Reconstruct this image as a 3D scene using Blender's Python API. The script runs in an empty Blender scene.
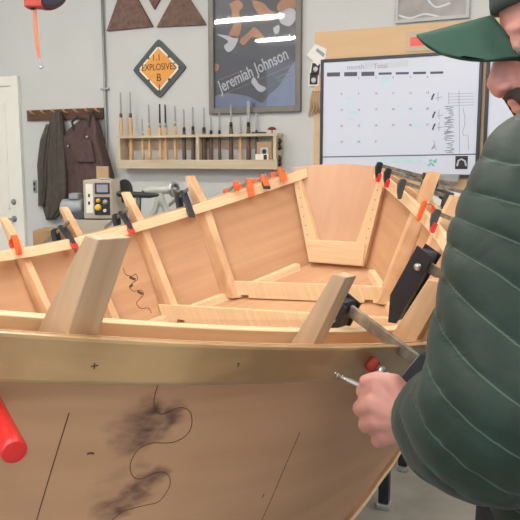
import bpy, bmesh, math, random
import numpy as np
from mathutils import Vector, Matrix, Euler

random.seed(7)
R = math.radians
SC = bpy.context.scene
COL = SC.collection

# ------------------------------------------------------------------ camera
CAM_Z = 1.55
FPX = 700.0
PITCH = math.atan(100.0 / FPX)
YAW = R(24.5)
WALL_Y = 5.2
cy, sy = math.cos(YAW), math.sin(YAW)
cp, sp = math.cos(PITCH), math.sin(PITCH)

cam_data = bpy.data.cameras.new('camera')
cam_data.sensor_width = 36.0
cam_data.lens = 36.0 * FPX / 520.0
cam_data.clip_start = 0.02
cam = bpy.data.objects.new('camera', cam_data)
COL.objects.link(cam)
cam.location = (0, 0, CAM_Z)
cam.rotation_euler = (math.pi / 2 - PITCH, 0, YAW)
SC.camera = cam

SC.view_settings.view_transform = 'Standard'
SC.view_settings.look = 'None'
SC.view_settings.gamma = 1.0
SC.view_settings.use_curve_mapping = False
SC.view_settings.exposure = 0.95


def W(x, y, z):
    """metres right of / ahead of / above the standing point -> world"""
    return Vector((x * cy - y * sy, x * sy + y * cy, z + CAM_Z))


def Wd(x, y, z):
    return Vector((x * cy - y * sy, x * sy + y * cy, z))


def ray(px, py):
    u = (px - 260) / FPX
    v = (260 - py) / FPX
    return (u, cp + v * sp, -sp + v * cp)


def at(px, py, Y):
    """world point seen at px,py and Y metres ahead"""
    r = ray(px, py)
    k = Y / r[1]
    return W(r[0] * k, Y, r[2] * k)


def wp(px, py, off=0.0):
    """point of the back wall (or a plane off metres before it)"""
    r = ray(px, py)
    d = Wd(*r)
    k = (WALL_Y - off) / d.y
    return Vector((d.x * k, WALL_Y - off, CAM_Z + d.z * k))


def wrect(x0, y0, x1, y1, off=0.0):
    my, mx = (y0 + y1) / 2, (x0 + x1) / 2
    return (wp(x0, my, off).x, wp(x1, my, off).x, wp(mx, y1, off).z, wp(mx, y0, off).z)


def proj(P):
    v = Vector(P) - Vector((0, 0, CAM_Z))
    x = v.x * cy + v.y * sy
    y = -v.x * sy + v.y * cy
    d = y * cp - v.z * sp
    up = y * sp + v.z * cp
    return (260 + FPX * x / d, 260 - FPX * up / d)


# ------------------------------------------------------------------ materials
def lin(c):
    out = []
    for x in c:
        x /= 255.0
        out.append(x / 12.92 if x <= 0.04045 else ((x + 0.055) / 1.055) ** 2.4)
    return (*out, 1.0)


def new_mat(name):
    m = bpy.data.materials.new(name)
    m.use_nodes = True
    return m, m.node_tree, m.node_tree.nodes['Principled BSDF']


def mat(name, rgb, rough=0.6, metal=0.0, var=0.06, scale=14.0, spec=0.5, bump=0.0, coat=0.0, sss=0.0):
    m, nt, b = new_mat(name)
    c = lin(rgb)
    b.inputs['Roughness'].default_value = rough
    b.inputs['Metallic'].default_value = metal
    b.inputs['Specular IOR Level'].default_value = spec
    b.inputs['Coat Weight'].default_value = coat
    if sss:
        b.inputs['Subsurface Weight'].default_value = sss
        b.inputs['Subsurface Radius'].default_value = (0.02, 0.008, 0.005)
        b.inputs['Subsurface Scale'].default_value = 0.3
    tc = nt.nodes.new('ShaderNodeTexCoord')
    no = nt.nodes.new('ShaderNodeTexNoise')
    no.inputs['Scale'].default_value = scale
    no.inputs['Detail'].default_value = 4
    nt.links.new(tc.outputs['Object'], no.inputs['Vector'])
    r = nt.nodes.new('ShaderNodeValToRGB')
    r.color_ramp.elements[0].position = 0.3
    r.color_ramp.elements[1].position = 0.7
    r.color_ramp.elements[0].color = tuple(max(0, x * (1 - var)) for x in c[:3]) + (1,)
    r.color_ramp.elements[1].color = tuple(min(1, x * (1 + var)) for x in c[:3]) + (1,)
    nt.links.new(no.outputs['Fac'], r.inputs['Fac'])
    nt.links.new(r.outputs['Color'], b.inputs['Base Color'])
    if bump:
        bp = nt.nodes.new('ShaderNodeBump')
        bp.inputs['Strength'].default_value = bump
        bp.inputs['Distance'].default_value = 0.01
        nt.links.new(no.outputs['Fac'], bp.inputs['Height'])
        nt.links.new(bp.outputs['Normal'], b.inputs['Normal'])
    return m


def wood(name, light, dark, su=1.3, sv=26.0, rough=0.55, big=0.35, lo=0.35, hi=0.68, coat=0.0, spec=0.4):
    """grain runs along uv.x (metres)"""
    m, nt, b = new_mat(name)
    N, L = nt.nodes, nt.links
    b.inputs['Roughness'].default_value = rough
    b.inputs['Coat Weight'].default_value = coat
    b.inputs['Coat Roughness'].default_value = 0.15
    b.inputs['Specular IOR Level'].default_value = spec
    tc = N.new('ShaderNodeTexCoord')
    mp = N.new('ShaderNodeMapping')
    mp.inputs['Scale'].default_value = (su, sv, 1)
    L.new(tc.outputs['UV'], mp.inputs['Vector'])
    n1 = N.new('ShaderNodeTexNoise')
    n1.inputs['Scale'].default_value = 2.2
    n1.inputs['Detail'].default_value = 5
    n1.inputs['Distortion'].default_value = 0.6
    L.new(mp.outputs['Vector'], n1.inputs['Vector'])
    mp2 = N.new('ShaderNodeMapping')
    mp2.inputs['Scale'].default_value = (su * 1.2, sv * 0.16, 1)
    L.new(tc.outputs['UV'], mp2.inputs['Vector'])
    n2 = N.new('ShaderNodeTexNoise')
    n2.inputs['Scale'].default_value = 1.6
    n2.inputs['Detail'].default_value = 3
    L.new(mp2.outputs['Vector'], n2.inputs['Vector'])
    mx = N.new('ShaderNodeMix')
    mx.data_type = 'FLOAT'
    mx.inputs['Factor'].default_value = big
    L.new(n1.outputs['Fac'], mx.inputs['A'])
    L.new(n2.outputs['Fac'], mx.inputs['B'])
    r = N.new('ShaderNodeValToRGB')
    r.color_ramp.elements[0].position = lo
    r.color_ramp.elements[1].position = hi
    r.color_ramp.elements[0].color = lin(dark)
    r.color_ramp.elements[1].color = lin(light)
    L.new(mx.outputs['Result'], r.inputs['Fac'])
    L.new(r.outputs['Color'], b.inputs['Base Color'])
    return m


# ------------------------------------------------------------------ mesh builder
class MB:
    def __init__(self):
        self.v, self.f, self.uv = [], [], []

    def add(self, vs, fs, uvs=None):
        n = len(self.v)
        self.v += [Vector(p) for p in vs]
        self.f += [tuple(i + n for i in f) for f in fs]
        self.uv += list(uvs) if uvs else [None] * len(vs)
        return self

    def hexa(self, p):
        """8 corners, 0-3 one end ring, 4-7 the other; grain runs 0->4"""
        L = (Vector(p[4]) - Vector(p[0])).length
        a = (Vector(p[1]) - Vector(p[0])).length
        c = (Vector(p[3]) - Vector(p[0])).length
        o = random.random() * 5
        vv = [0, a, a + c, a + a + c]
        uv = [(o, o + vv[i]) for i in range(4)] + [(o + L, o + vv[i]) for i in range(4)]
        return self.add(p, [(0, 1, 2, 3), (7, 6, 5, 4), (0, 4, 5, 1), (1, 5, 6, 2), (2, 6, 7, 3), (3, 7, 4, 0)], uv)

    def box(self, c, s, M=None):
        c = Vector(c)
        M = M or Matrix.Identity(3)
        ax = max(range(3), key=lambda i: s[i])
        o = [i for i in range(3) if i != ax]
        pts = []
        for e in (-1, 1):
            for a, b in ((-1, -1), (1, -1), (1, 1), (-1, 1)):
                q = Vector((0, 0, 0))
                q[ax] = e * s[ax] / 2
                q[o[0]] = a * s[o[0]] / 2
                q[o[1]] = b * s[o[1]] / 2
                pts.append(c + M @ q)
        return self.hexa(pts)

    def prism(self, poly, off):
        off = Vector(off)
        n = len(poly)
        P = [Vector(p) for p in poly]
        base = P[0]
        ux = (P[1] - P[0]).normalized() if (P[1] - P[0]).length > 0 else Vector((1, 0, 0))
        nn = off.normalized()
        uy = nn.cross(ux)
        uv = [((p - base).dot(ux), (p - base).dot(uy)) for p in P]
        fs = [tuple(range(n)), tuple(reversed(range(n, 2 * n)))]
        fs += [(i, (i + 1) % n, n + (i + 1) % n, n + i) for i in range(n)]
        return self.add(P + [p + off for p in P], fs, uv + uv)

    def rings(self, rr, closed=True, caps=True, us=None):
        """loft of point rings (each the same length)"""
        n = len(rr[0])
        vs, uvs = [], []
        u = 0.0
        for k, ring in enumerate(rr):
            if k:
                u += (Vector(ring[0]) - Vector(rr[k - 1][0])).length
            v = 0.0
            for i, p in enumerate(ring):
                if i:
                    v += (Vector(p) - Vector(ring[i - 1])).length
                vs.append(Vector(p))
                uvs.append((us[k] if us else u, v))
        fs = []
        m = n if closed else n - 1
        for k in range(len(rr) - 1):
            for i in range(m):
                j = (i + 1) % n
                fs.append((k * n + i, k * n + j, (k + 1) * n + j, (k + 1) * n + i))
        if caps and closed:
            fs.append(tuple(reversed(range(n))))
            fs.append(tuple(range((len(rr) - 1) * n, len(rr) * n)))
        return self.add(vs, fs, uvs)

    def tube(self, path, rad, n=10, round_caps=False, squash=None):
        P = [Vector(p) for p in path]
        rad = [rad] * len(P) if not hasattr(rad, '__len__') else list(rad)
        if round_caps:
            d0 = (P[0] - P[1]).normalized()
            d1 = (P[-1] - P[-2]).normalized()
            pre, post = [], []
            for a in (85, 60, 30):
                pre.append((P[0] + d0 * rad[0] * math.sin(R(a)), rad[0] * math.cos(R(a))))
            for a in (30, 60, 85):
                post.append((P[-1] + d1 * rad[-1] * math.sin(R(a)), rad[-1] * math.cos(R(a))))
            P = [a for a, _ in pre] + P + [a for a, _ in post]
            rad = [b for _, b in pre] + rad + [b for _, b in post]
        rr = []
        t = (P[1] - P[0]).normalized()
        ref = Vector((0, 0, 1)) if abs(t.z) < 0.9 else Vector((1, 0, 0))
        nrm = (ref - t * ref.dot(t)).normalized()
        for i, p in enumerate(P):
            a = P[max(i - 1, 0)]
            b = P[min(i + 1, len(P) - 1)]
            t = (b - a).normalized()
            nrm = (nrm - t * nrm.dot(t)).normalized()
            bn = t.cross(nrm)
            ring = []
            for k in range(n):
                an = 2 * math.pi * k / n
                s1 = squash if squash else 1.0
                ring.append(p + nrm * math.cos(an) * rad[i] + bn * math.sin(an) * rad[i] * s1)
            rr.append(ring)
        return self.rings(rr)

    def lathe(self, prof, o, ax, n=20):
        o = Vector(o)
        ax = Vector(ax).normalized()
        return self.tube_prof([(o + ax * h, r) for r, h in prof], ax, n)

    def tube_prof(self, pr, ax, n):
        ref = Vector((0, 0, 1)) if abs(ax.z) < 0.9 else Vector((1, 0, 0))
        a = (ref - ax * ref.dot(ax)).normalized()
        b = ax.cross(a)
        rr = [[p + a * math.cos(2 * math.pi * k / n) * r + b * math.sin(2 * math.pi * k / n) * r for k in range(n)] for p, r in pr]
        return self.rings(rr)

    def ell(self, c, r, M=None, nu=20, nv=12):
        c = Vector(c)
        M = M or Matrix.Identity(3)
        rr = []
        for j in range(nv + 1):
            th = math.pi * min(max(j / nv, 0.01), 0.99)
            rr.append([c + M @ Vector((r[0] * math.sin(th) * math.cos(2 * math.pi * k / nu), r[1] * math.sin(th) * math.sin(2 * math.pi * k / nu), r[2] * math.cos(th))) for k in range(nu)])
        return self.rings(rr)

    def ribbon(self, pts, w, nrm, lift=0.0006):
        """thin raised strip along pts on a surface with normals nrm"""
        P = [Vector(p) for p in pts]
        rr = []
        for i, p in enumerate(P):
            t = (P[min(i + 1, len(P) - 1)] - P[max(i - 1, 0)]).normalized()
            n = Vector(nrm[i] if isinstance(nrm, list) else nrm).normalized()
            s = t.cross(n).normalized() * (w / 2)
            rr.append([p - s - n * lift, p + s - n * lift, p + s + n * lift, p - s + n * lift])
        return self.rings(rr)

    def build(self, name, m, parent=None, smooth=False, bevel=0.0, local=False, sub=0):
        me = bpy.data.meshes.new(name)
        base = Vector((0, 0, 0))
        if not local:
            if parent is not None:
                p = parent
                while p is not None:
                    base += p.location
                    p = p.parent
            else:
                xs = [v.x for v in self.v]; ys = [v.y for v in self.v]; zs = [v.z for v in self.v]
                base = Vector(((min(xs) + max(xs)) / 2, (min(ys) + max(ys)) / 2, min(zs)))
        me.from_pydata([v - base for v in self.v], [], self.f)
        if any(u is not None for u in self.uv):
            lay = me.uv_layers.new(name='UVMap')
            for lp in me.loops:
                u = self.uv[lp.vertex_index]
                lay.data[lp.index].uv = u if u is not None else (0, 0)
        bm = bmesh.new()
        bm.from_mesh(me)
        bmesh.ops.recalc_face_normals(bm, faces=bm.faces)
        bm.to_mesh(me)
        bm.free()
        for p in me.polygons:
            p.use_smooth = smooth
        if m is not None:
            me.materials.append(m)
        o = bpy.data.objects.new(name, me)
        COL.objects.link(o)
        if parent is not None:
            o.parent = parent
        else:
            o.location = base
        if bevel:
            md = o.modifiers.new('edge', 'BEVEL')
            md.width = bevel
            md.segments = 2
            md.limit_method = 'ANGLE'
        if sub:
            md = o.modifiers.new('smooth', 'SUBSURF')
            md.levels = md.render_levels = sub
        return o


def tag(o, label=None, cat=None, group=None, kind=None):
    if label: o['label'] = label
    if cat: o['category'] = cat
    if group: o['group'] = group
    if kind: o['kind'] = kind
    return o


def thing(name, label, cat, loc, rot=None, group=None):
    o = bpy.data.objects.new(name, None)
    o.empty_display_size = 0.05
    COL.objects.link(o)
    o.location = loc
    if rot is not None:
        o.rotation_mode = 'QUATERNION'
        o.rotation_quaternion = rot.to_quaternion()
    return tag(o, label, cat, group)


def struct(name, mb, m, **k):
    return tag(mb.build(name, m, **k), kind='structure')


def text(name, s, size, m, parent, origin, xa, ya, ext=0.0006, align='CENTER', sx=1.0, fat=0.0):
    cu = bpy.data.curves.new(name, 'FONT')
    cu.body = s
    cu.size = size
    cu.extrude = ext
    cu.offset = fat
    cu.align_x = align
    cu.align_y = 'CENTER'
    tmp = bpy.data.objects.new(name, cu)
    COL.objects.link(tmp)
    dg = bpy.context.evaluated_depsgraph_get()
    me = bpy.data.meshes.new_from_object(tmp.evaluated_get(dg))
    bpy.data.objects.remove(tmp)
    xa = Vector(xa).normalized()
    ya = Vector(ya).normalized()
    za = xa.cross(ya)
    base = Vector((0, 0, 0))
    p = parent
    while p is not None:
        base += p.location
        p = p.parent
    for v in me.vertices:
        c = v.co.copy()
        v.co = Vector(origin) - base + xa * c.x * sx + ya * c.y + za * c.z
    me.materials.clear()
    me.materials.append(m)
    o = bpy.data.objects.new(name, me)
    COL.objects.link(o)
    o.parent = parent
    return o


def remeshed(name, mb, m, parent, voxel, smooth_it=6):
    """one continuous surface from overlapping closed shapes"""
    o = mb.build(name, m, parent, smooth=True)
    md = o.modifiers.new('r', 'REMESH')
    md.mode = 'VOXEL'
    md.voxel_size = voxel
    md.use_smooth_shade = True
    ms = o.modifiers.new('s', 'SMOOTH')
    ms.factor = 0.5
    ms.iterations = smooth_it
    dg = bpy.context.evaluated_depsgraph_get()
    me = bpy.data.meshes.new_from_object(o.evaluated_get(dg))
    o.modifiers.clear()
    old = o.data
    o.data = me
    bpy.data.meshes.remove(old)
    for p in me.polygons:
        p.use_smooth = True
    if not me.materials:
        me.materials.append(m)
    return o


def prism_wall(poly_px, off, th, inward=True):
    """outline given as picture points, lying on the back wall at its own depth"""
    return MB().prism([wp(x, y, off) for x, y in poly_px], (0, -th, 0))


M = {}
M['wall'] = mat('wall_paint', (194, 195, 192), 0.85, var=0.02, scale=3)
M['white'] = mat('white_paint', (228, 226, 216), 0.5, var=0.02, scale=3)
M['concrete'] = mat('concrete', (150, 145, 136), 0.75, var=0.16, scale=6)
M['steel'] = mat('steel', (190, 190, 190), 0.3, 0.9, var=0.08, scale=30)
M['oldsteel'] = mat('worn_steel', (148, 138, 124), 0.45, 0.55, var=0.45, scale=40)
M['grey_metal'] = mat('grey_metal', (150, 152, 150), 0.5, 0.4, var=0.08)
M['black'] = mat('black_plastic', (34, 35, 38), 0.45, var=0.15)
M['blackiron'] = mat('black_iron', (42, 44, 50), 0.42, 0.3, var=0.2)
M['orange'] = mat('orange_plastic', (238, 96, 38), 0.4, var=0.08)
M['red'] = mat('red_plastic', (214, 38, 40), 0.28, var=0.08, coat=0.4)
M['redpad'] = mat('red_rubber', (190, 66, 50), 0.5, var=0.1)
M['pine'] = wood('pine', (236, 210, 172), (222, 190, 148), 1.2, 30, 0.5)
M['pine2'] = wood('figured_fir', (226, 190, 150), (200, 156, 116), 1.6, 22, 0.5, big=0.45, lo=0.42, hi=0.58)
M['post'] = wood('rough_fir', (206, 178, 146), (180, 150, 118), 1.2, 26, 0.6, big=0.25)
M['ply'] = wood('okoume_plywood', (210, 168, 130), (192, 146, 110), 0.8, 9, 0.5, big=0.55)
M['plypink'] = wood('pale_plywood', (218, 182, 154), (204, 162, 132), 0.8, 9, 0.5, big=0.6)
M['rail'] = wood('ash_rail', (204, 170, 122), (160, 128, 90), 2.0, 9, 0.33, big=0.75, lo=.40, hi=.60, coat=0.5)
M['rack'] = wood('rack_wood', (204, 188, 162), (184, 166, 138), 1.0, 30, 0.6)
M['cork'] = wood('backing_board', (214, 182, 142), (204, 170, 130), 0.8, 6, 0.7)
M['brownwood'] = wood('dark_walnut', (104, 74, 58), (76, 52, 42), 1.2, 20, 0.55)
M['handle_l'] = wood('ash_handle', (222, 178, 124), (200, 152, 100), 3, 60, 0.45)
M['handle_b'] = wood('walnut_handle', (112, 86, 70), (84, 62, 52), 3, 60, 0.45)
# ------------------------------------------------------------------ the room
XL, XR, YF, ZC = -6.6, 4.2, -4.5, 3.7
struct('floor', MB().box(((XL + XR) / 2, (YF + WALL_Y) / 2, -.05), (XR - XL, WALL_Y - YF, .1)), M['concrete'])
struct('ceiling', MB().box(((XL + XR) / 2, (YF + WALL_Y) / 2, ZC + .05), (XR - XL, WALL_Y - YF, .1)), M['white'])
struct('wall_back', MB().box(((XL + XR) / 2, WALL_Y + .05, ZC / 2), (XR - XL + .2, .1, ZC)), M['wall'])
struct('wall_left', MB().box((XL - .05, (YF + WALL_Y) / 2, ZC / 2), (.1, WALL_Y - YF, ZC)), M['wall'])
struct('wall_right', MB().box((XR + .05, (YF + WALL_Y) / 2, ZC / 2), (.1, WALL_Y - YF, ZC)), M['wall'])

w = bpy.data.worlds.new('front_fill')  # world light added as frontal fill through the room's open rear
SC.world = w
w.use_nodes = True
bg = w.node_tree.nodes['Background']
bg.inputs['Color'].default_value = lin((226, 236, 255))
bg.inputs['Strength'].default_value = 0.85

m, nt, b_ = new_mat('lamp_diffuser')
b_.inputs['Emission Color'].default_value = (1, .96, .9, 1)
b_.inputs['Emission Strength'].default_value = 48
M['lamp'] = m
LP = [(-4.7, .6), (-4.7, -1.2), (-4.7, 2.6), (-1.6, .4), (-1.6, 2.6), (-1.6, -1.4), (1.4, .6), (1.4, 2.8), (1.4, -1.6)]
for i, (x, y) in enumerate(LP):
    t = thing('ceiling_light', 'long white fluorescent fitting fixed under the workshop ceiling', 'light', (x, y, ZC), group='ceiling light fittings')
    MB().box((x, y, ZC - .03), (1.3, .22, .06)).build('housing', M['white'], t)
    MB().box((x, y, ZC - .075), (1.24, .085, .03)).build('diffuser', M['lamp'], t)
# ------------------------------------------------------------------ the boat
XO, YO, AL = 0.3915, 3.5341, 0.522
dA = (-math.sin(AL), -math.cos(AL))        # from stern towards bow
nA = (math.cos(AL), -math.sin(AL))         # towards the near side
TBOW = 3.72
zt = np.array([-.05, 0, .28, .35, .47, .57, .715, .925, 1.175, 1.3, 1.6, 1.842, 1.985, 2.147, 2.242, 2.301, 2.48, 2.509, 2.581, 2.65, 2.708, 2.757, 3.2, 3.72])
zz = np.array([-.03, -.052, -.175, -.197, -.234, -.265, -.306, -.337, -.371, -.378, -.366, -.338, -.320, -.291, -.276, -.264, -.23, -.22, -.209, -.187, -.172, -.162, -.05, .1])
ZP = np.polyfit(zt, zz, 7)
RAISE = 0.018                              # the inwale sits this much higher than the planking edge
ct = np.array([0, .17, .3, .42, .6, 1.0, 1.35, 1.7, 2.2, 2.8, 3.3, 3.72])
cz = np.array([-.55, -.615, -.67, -.71, -.76, -.825, -.868, -.888, -.875, -.79, -.66, -.52])
CP = np.polyfit(ct, cz, 5)


def half(t):
    return max(0.012, .2919 + 1.0783 * t - .4905 * t * t + .0942 * t ** 3 - .0121 * t ** 4)


def sheer(t): return float(np.polyval(ZP, t)) - RAISE
def chz(t): return float(np.polyval(CP, t))
def chalf(t): return max(0.008, half(t) - (.13 + .1 * min(t, 1.5) - .024 * max(0.0, 1 - max(t, 0.0) / .35)))


def BP(t, a, z):
    """station t, offset a from the centreline (+ = near side), height z -> world"""
    return W(XO + t * dA[0] + a * nA[0], YO + t * dA[1] + a * nA[1], z)


def lean(t):
    """unit vector (outward, up) along the planking at station t"""
    dx, dz = half(t) - chalf(t), sheer(t) - chz(t)
    l = math.hypot(dx, dz)
    return dx / l, dz / l


def hull(t, v, side=1, off=0.0):
    a = half(t) + v * (chalf(t) - half(t)) + off
    z = sheer(t) + v * (chz(t) - sheer(t))
    return BP(t, side * a, z)


def hull_normal(t, v, side=1):
    e = 1e-3
    du = hull(t + e, v, side) - hull(t - e, v, side)
    dv = hull(t, v + e, side) - hull(t, v - e, side)
    n = du.cross(dv).normalized()
    out = Wd(nA[0] * side, nA[1] * side, 0)
    return n if n.dot(out) > 0 else -n


def hull_hit(px, py, side=1, t0=2.5, v0=0.4):
    t, v = t0, v0
    for _ in range(40):
        a = proj(hull(t, v, side))
        e = 1e-4
        b = proj(hull(t + e, v, side)); c = proj(hull(t, v + e, side))
        j11, j21 = (b[0] - a[0]) / e, (b[1] - a[1]) / e
        j12, j22 = (c[0] - a[0]) / e, (c[1] - a[1]) / e
        D = j11 * j22 - j12 * j21
        rx, ry = px - a[0], py - a[1]
        t += max(-.2, min(.2, (rx * j22 - ry * j12) / D))
        v += max(-.2, min(.2, (j11 * ry - j21 * rx) / D))
    return t, v


PLY = 0.009
boat = thing('drift_boat', 'unfinished wooden drift boat with pale ribs and plywood sides standing in the workshop', 'boat', BP(1.6, 0, chz(1.6)))


def hull_material():
    """plywood skin; uv = (station metres, girth metres); dark epoxy smudges along the joint"""
    m = wood('hull_plywood', (222, 180, 142), (188, 142, 106), 0.7, 7, 0.5, big=0.6, lo=0.3, hi=0.72)
    nt = m.node_tree
    N, L = nt.nodes, nt.links
    b = N['Principled BSDF']
    src = b.inputs['Base Color'].links[0].from_socket
    tc = N.new('ShaderNodeTexCoord')
    total = None
    spots = []
    for (x, y, r, st) in ((150, 420, .030, .8), (142, 432, .034, 1.0), (172, 418, .022, .8), (160, 430, .022, .6), (126, 438, .03, .45), (133, 493, .028, .8), (122, 503, .026, .8), (150, 482, .022, .65), (110, 512, .03, .5), (140, 465, .016, .35), (155, 396, .020, .5), (146, 408, .02, .45), (118, 478, .03, .2), (136, 420, .03, .25)):
        t, v = hull_hit(x, y)
        spots.append((t, v * 0.56, r, st))
    no = N.new('ShaderNodeTexNoise'); no.inputs['Scale'].default_value = 38; no.inputs['Detail'].default_value = 5
    mp = N.new('ShaderNodeMapping'); mp.inputs['Scale'].default_value = (0.55, 1, 1); mp.inputs['Rotation'].default_value = (0, 0, 0.6)
    L.new(tc.outputs['UV'], mp.inputs['Vector']); L.new(mp.outputs['Vector'], no.inputs['Vector'])
    sub = N.new('ShaderNodeVectorMath'); sub.operation = 'SUBTRACT'; sub.inputs[1].default_value = (.5, .5, .5)
    L.new(no.outputs['Color'], sub.inputs[0])
    sc = N.new('ShaderNodeVectorMath'); sc.operation = 'SCALE'; sc.inputs['Scale'].default_value = 0.07
    L.new(sub.outputs[0], sc.inputs[0])
    ad = N.new('ShaderNodeVectorMath'); ad.operation = 'ADD'
    L.new(tc.outputs['UV'], ad.inputs[0]); L.new(sc.outputs[0], ad.inputs[1])
    for (u, v, r, st) in spots:
        d = N.new('ShaderNodeVectorMath'); d.operation = 'DISTANCE'; d.inputs[1].default_value = (u, v, 0)
        L.new(ad.outputs[0], d.inputs[0])
        mr = N.new('ShaderNodeMapRange'); mr.interpolation_type = 'SMOOTHSTEP'
        mr.inputs['From Min'].default_value = r * 1.25; mr.inputs['From Max'].default_value = 0
        mr.inputs['To Max'].default_value = min(1.0, st * 1.2)
        L.new(d.outputs['Value'], mr.inputs['Value'])
        if total is None:
            total = mr.outputs[0]
        else:
            mm = N.new('ShaderNodeMath'); mm.operation = 'MAXIMUM'
            L.new(total, mm.inputs[0]); L.new(mr.outputs[0], mm.inputs[1]); total = mm.outputs[0]
    n3 = N.new('ShaderNodeTexNoise'); n3.inputs['Scale'].default_value = 70; n3.inputs['Detail'].default_value = 4
    mp3 = N.new('ShaderNodeMapping'); mp3.inputs['Scale'].default_value = (.25, 1, 1); mp3.inputs['Rotation'].default_value = (0, 0, .75)
    L.new(tc.outputs['UV'], mp3.inputs['Vector']); L.new(mp3.outputs['Vector'], n3.inputs['Vector'])
    mr3 = N.new('ShaderNodeMapRange'); mr3.inputs['From Min'].default_value = .3; mr3.inputs['From Max'].default_value = .6; mr3.inputs['To Min'].default_value = .55; mr3.inputs['To Max'].default_value = 1.0
    L.new(n3.outputs['Fac'], mr3.inputs['Value'])
    mu = N.new('ShaderNodeMath'); mu.operation = 'MULTIPLY'; L.new(total, mu.inputs[0]); L.new(mr3.outputs[0], mu.inputs[1]); total = mu.outputs[0]
    mx = N.new('ShaderNodeMix'); mx.data_type = 'RGBA'
    L.new(total, mx.inputs['Factor']); L.new(src, mx.inputs['A'])
    mx.inputs['B'].default_value = lin((82, 54, 58))
    L.new(mx.outputs['Result'], b.inputs['Base Color'])
    return m


M['hull'] = hull_material()
T0 = -.025
TS = [T0 + i * (TBOW - T0) / 90 for i in range(91)]

# side panels
for side, lab in ((1, 'near side panel with puzzle joint and dark stains'), (-1, None)):
    b = MB()
    rr = []
    us = []
    for t in TS:
        ring = [hull(t, v, side) for v in (0, .25, .5, .75, 1)] + [hull(t, v, side, -PLY) for v in (1, .75, .5, .25, 0)]
        rr.append(ring)
        us.append(t)
    n = len(rr[0])
    vs = [p for r_ in rr for p in r_]
    vv = [0, .14, .28, .42, .56, .56, .42, .28, .14, 0]
    uv = [(us[k], vv[i] + (0.0 if side > 0 else 3.0)) for k in range(len(rr)) for i in range(n)]
    fs = [(k * n + i, k * n + (i + 1) % n, (k + 1) * n + (i + 1) % n, (k + 1) * n + i) for k in range(len(rr) - 1) for i in range(n)]
    fs += [tuple(range(n)), tuple(range((len(rr) - 1) * n, len(rr) * n))]
    b.add(vs, fs, uv)
    o = b.build('side_panel', M['hull'] if side > 0 else M['ply'], boat, smooth=False)
    if lab: o['label'] = lab
    if side > 0:
        near_panel = o
        o.data.materials.append(M['ply'])
        for p in o.data.polygons:
            idx = [i % n for i in p.vertices]
            if min(idx) >= 5 and len(idx) == 4:
                p.material_index = 1

# pencilled rib lines and the puzzle joint on the near panel
M['pencil'] = mat('pencil_mark', (84, 62, 48), 0.8)
M['seam'] = mat('joint_seam', (104, 70, 48), 0.8)


def surf_line(px, w, name, m, step=6, side=1, parent=near_panel, t0=2.5, v0=.4, off=0.0):
    pts, nr = [], []
    g = (t0, v0)
    for (x, y) in px:
        g = hull_hit(x, y, side, *g)
        if off:
            pts.append(hull(g[0], g[1], side, off))
        else:
            pts.append(hull(g[0], g[1], side))
        nr.append(hull_normal(g[0], g[1], side))
    return MB().ribbon(pts, w, nr, 0.0004).build(name, m, parent)


def smooth_px(pts, k=6):
    out = []
    P = [pts[0]] + list(pts) + [pts[-1]]
    for i in range(1, len(P) - 2):
        for s in range(k):
            u = s / k
            q = []
            for d in (0, 1):
                a, b_, c, e = P[i - 1][d], P[i][d], P[i + 1][d], P[i + 2][d]
                q.append(.5 * (2 * b_ + (c - a) * u + (2 * a - 5 * b_ + 4 * c - e) * u * u + (3 * b_ - a - 3 * c + e) * u ** 3))
            out.append(tuple(q))
    out.append(pts[-1])
    return out


puzzle = [(158.5, 384), (155, 394), (154, 403), (157, 411), (162, 414), (170, 411), (177, 408), (184, 408), (190, 412), (192, 421), (190, 430), (184, 437), (174, 442), (163, 443), (152, 443), (140, 448), (133, 457), (130, 466), (132, 475), (138, 479), (146, 477), (154, 473), (163, 472), (169, 476), (170, 484), (166, 493), (158, 502), (146, 505), (134, 508), (122, 512), (112, 520)]
surf_line(smooth_px(puzzle), 0.0011, 'puzzle_seam', M['seam'])
surf_line(smooth_px([(69, 413), (56, 455), (46, 488), (36, 522)]), 0.0013, 'pencil_line', M['pencil'])
surf_line(smooth_px([(300, 432), (287, 462), (273, 495), (261, 522)]), 0.0013, 'pencil_line', M['pencil'])
surf_line([(87, 454), (90, 453), (94, 453.5)], 0.003, 'knot_mark', M['pencil'])
surf_line([(262, 498), (264, 494)], 0.002, 'knot_mark', M['pencil'])
# the same kind of joint seen on the inside of the far panel
far_panel = [o for o in boat.children if o.name.startswith('side_panel')][1]


def far_line(px, w, name, m):
    pts, nr = [], []
    g_ = (.8, .5)
    for (x, y) in px:
        g_ = hull_hit(x, y, -1, *g_)
        pts.append(hull(g_[0], g_[1], -1, -PLY))
        nr.append(-hull_normal(g_[0], g_[1], -1))
    return MB().ribbon(pts, w, nr, 0.0006).build(name, m, far_panel)


far_line(smooth_px([(122, 268), (124, 274), (130, 276), (134, 274), (136, 279), (131, 283), (128, 287), (132, 291), (139, 290), (142, 294), (138, 299), (135, 303), (139, 308), (147, 308), (150, 313)]), .0035, 'puzzle_seam', M['seam'])
for q_ in ([(128, 277), (134, 279.5)], [(136, 291), (141, 294)], [(131, 284), (128.5, 287)]):
    far_line(q_, .012, 'epoxy_stain', M['pencil'])


# rails: parallelogram sections that lean with the side
def rail(name, side, a_in, a_out, top_in, top_out, h, m, t_a, t_b, rnd=0.0, seg=90):
    b = MB()
    rr = []
    for i in range(seg + 1):
        t = t_a + (t_b - t_a) * i / seg
        lx, lz = lean(t)
        w, z = half(t), sheer(t)
        top = [(w + a_in, z + top_in), (w + a_out, z + top_out)]
        bot = [(top[1][0] - lx * h, top[1][1] - lz * h), (top[0][0] - lx * h, top[0][1] - lz * h)]
        rr.append([BP(t, side * max(a, -0.004), zq) for a, zq in top + bot])
    b.rings(rr)
    o = b.build(name, m, boat, smooth=False, bevel=rnd)
    return o


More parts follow.
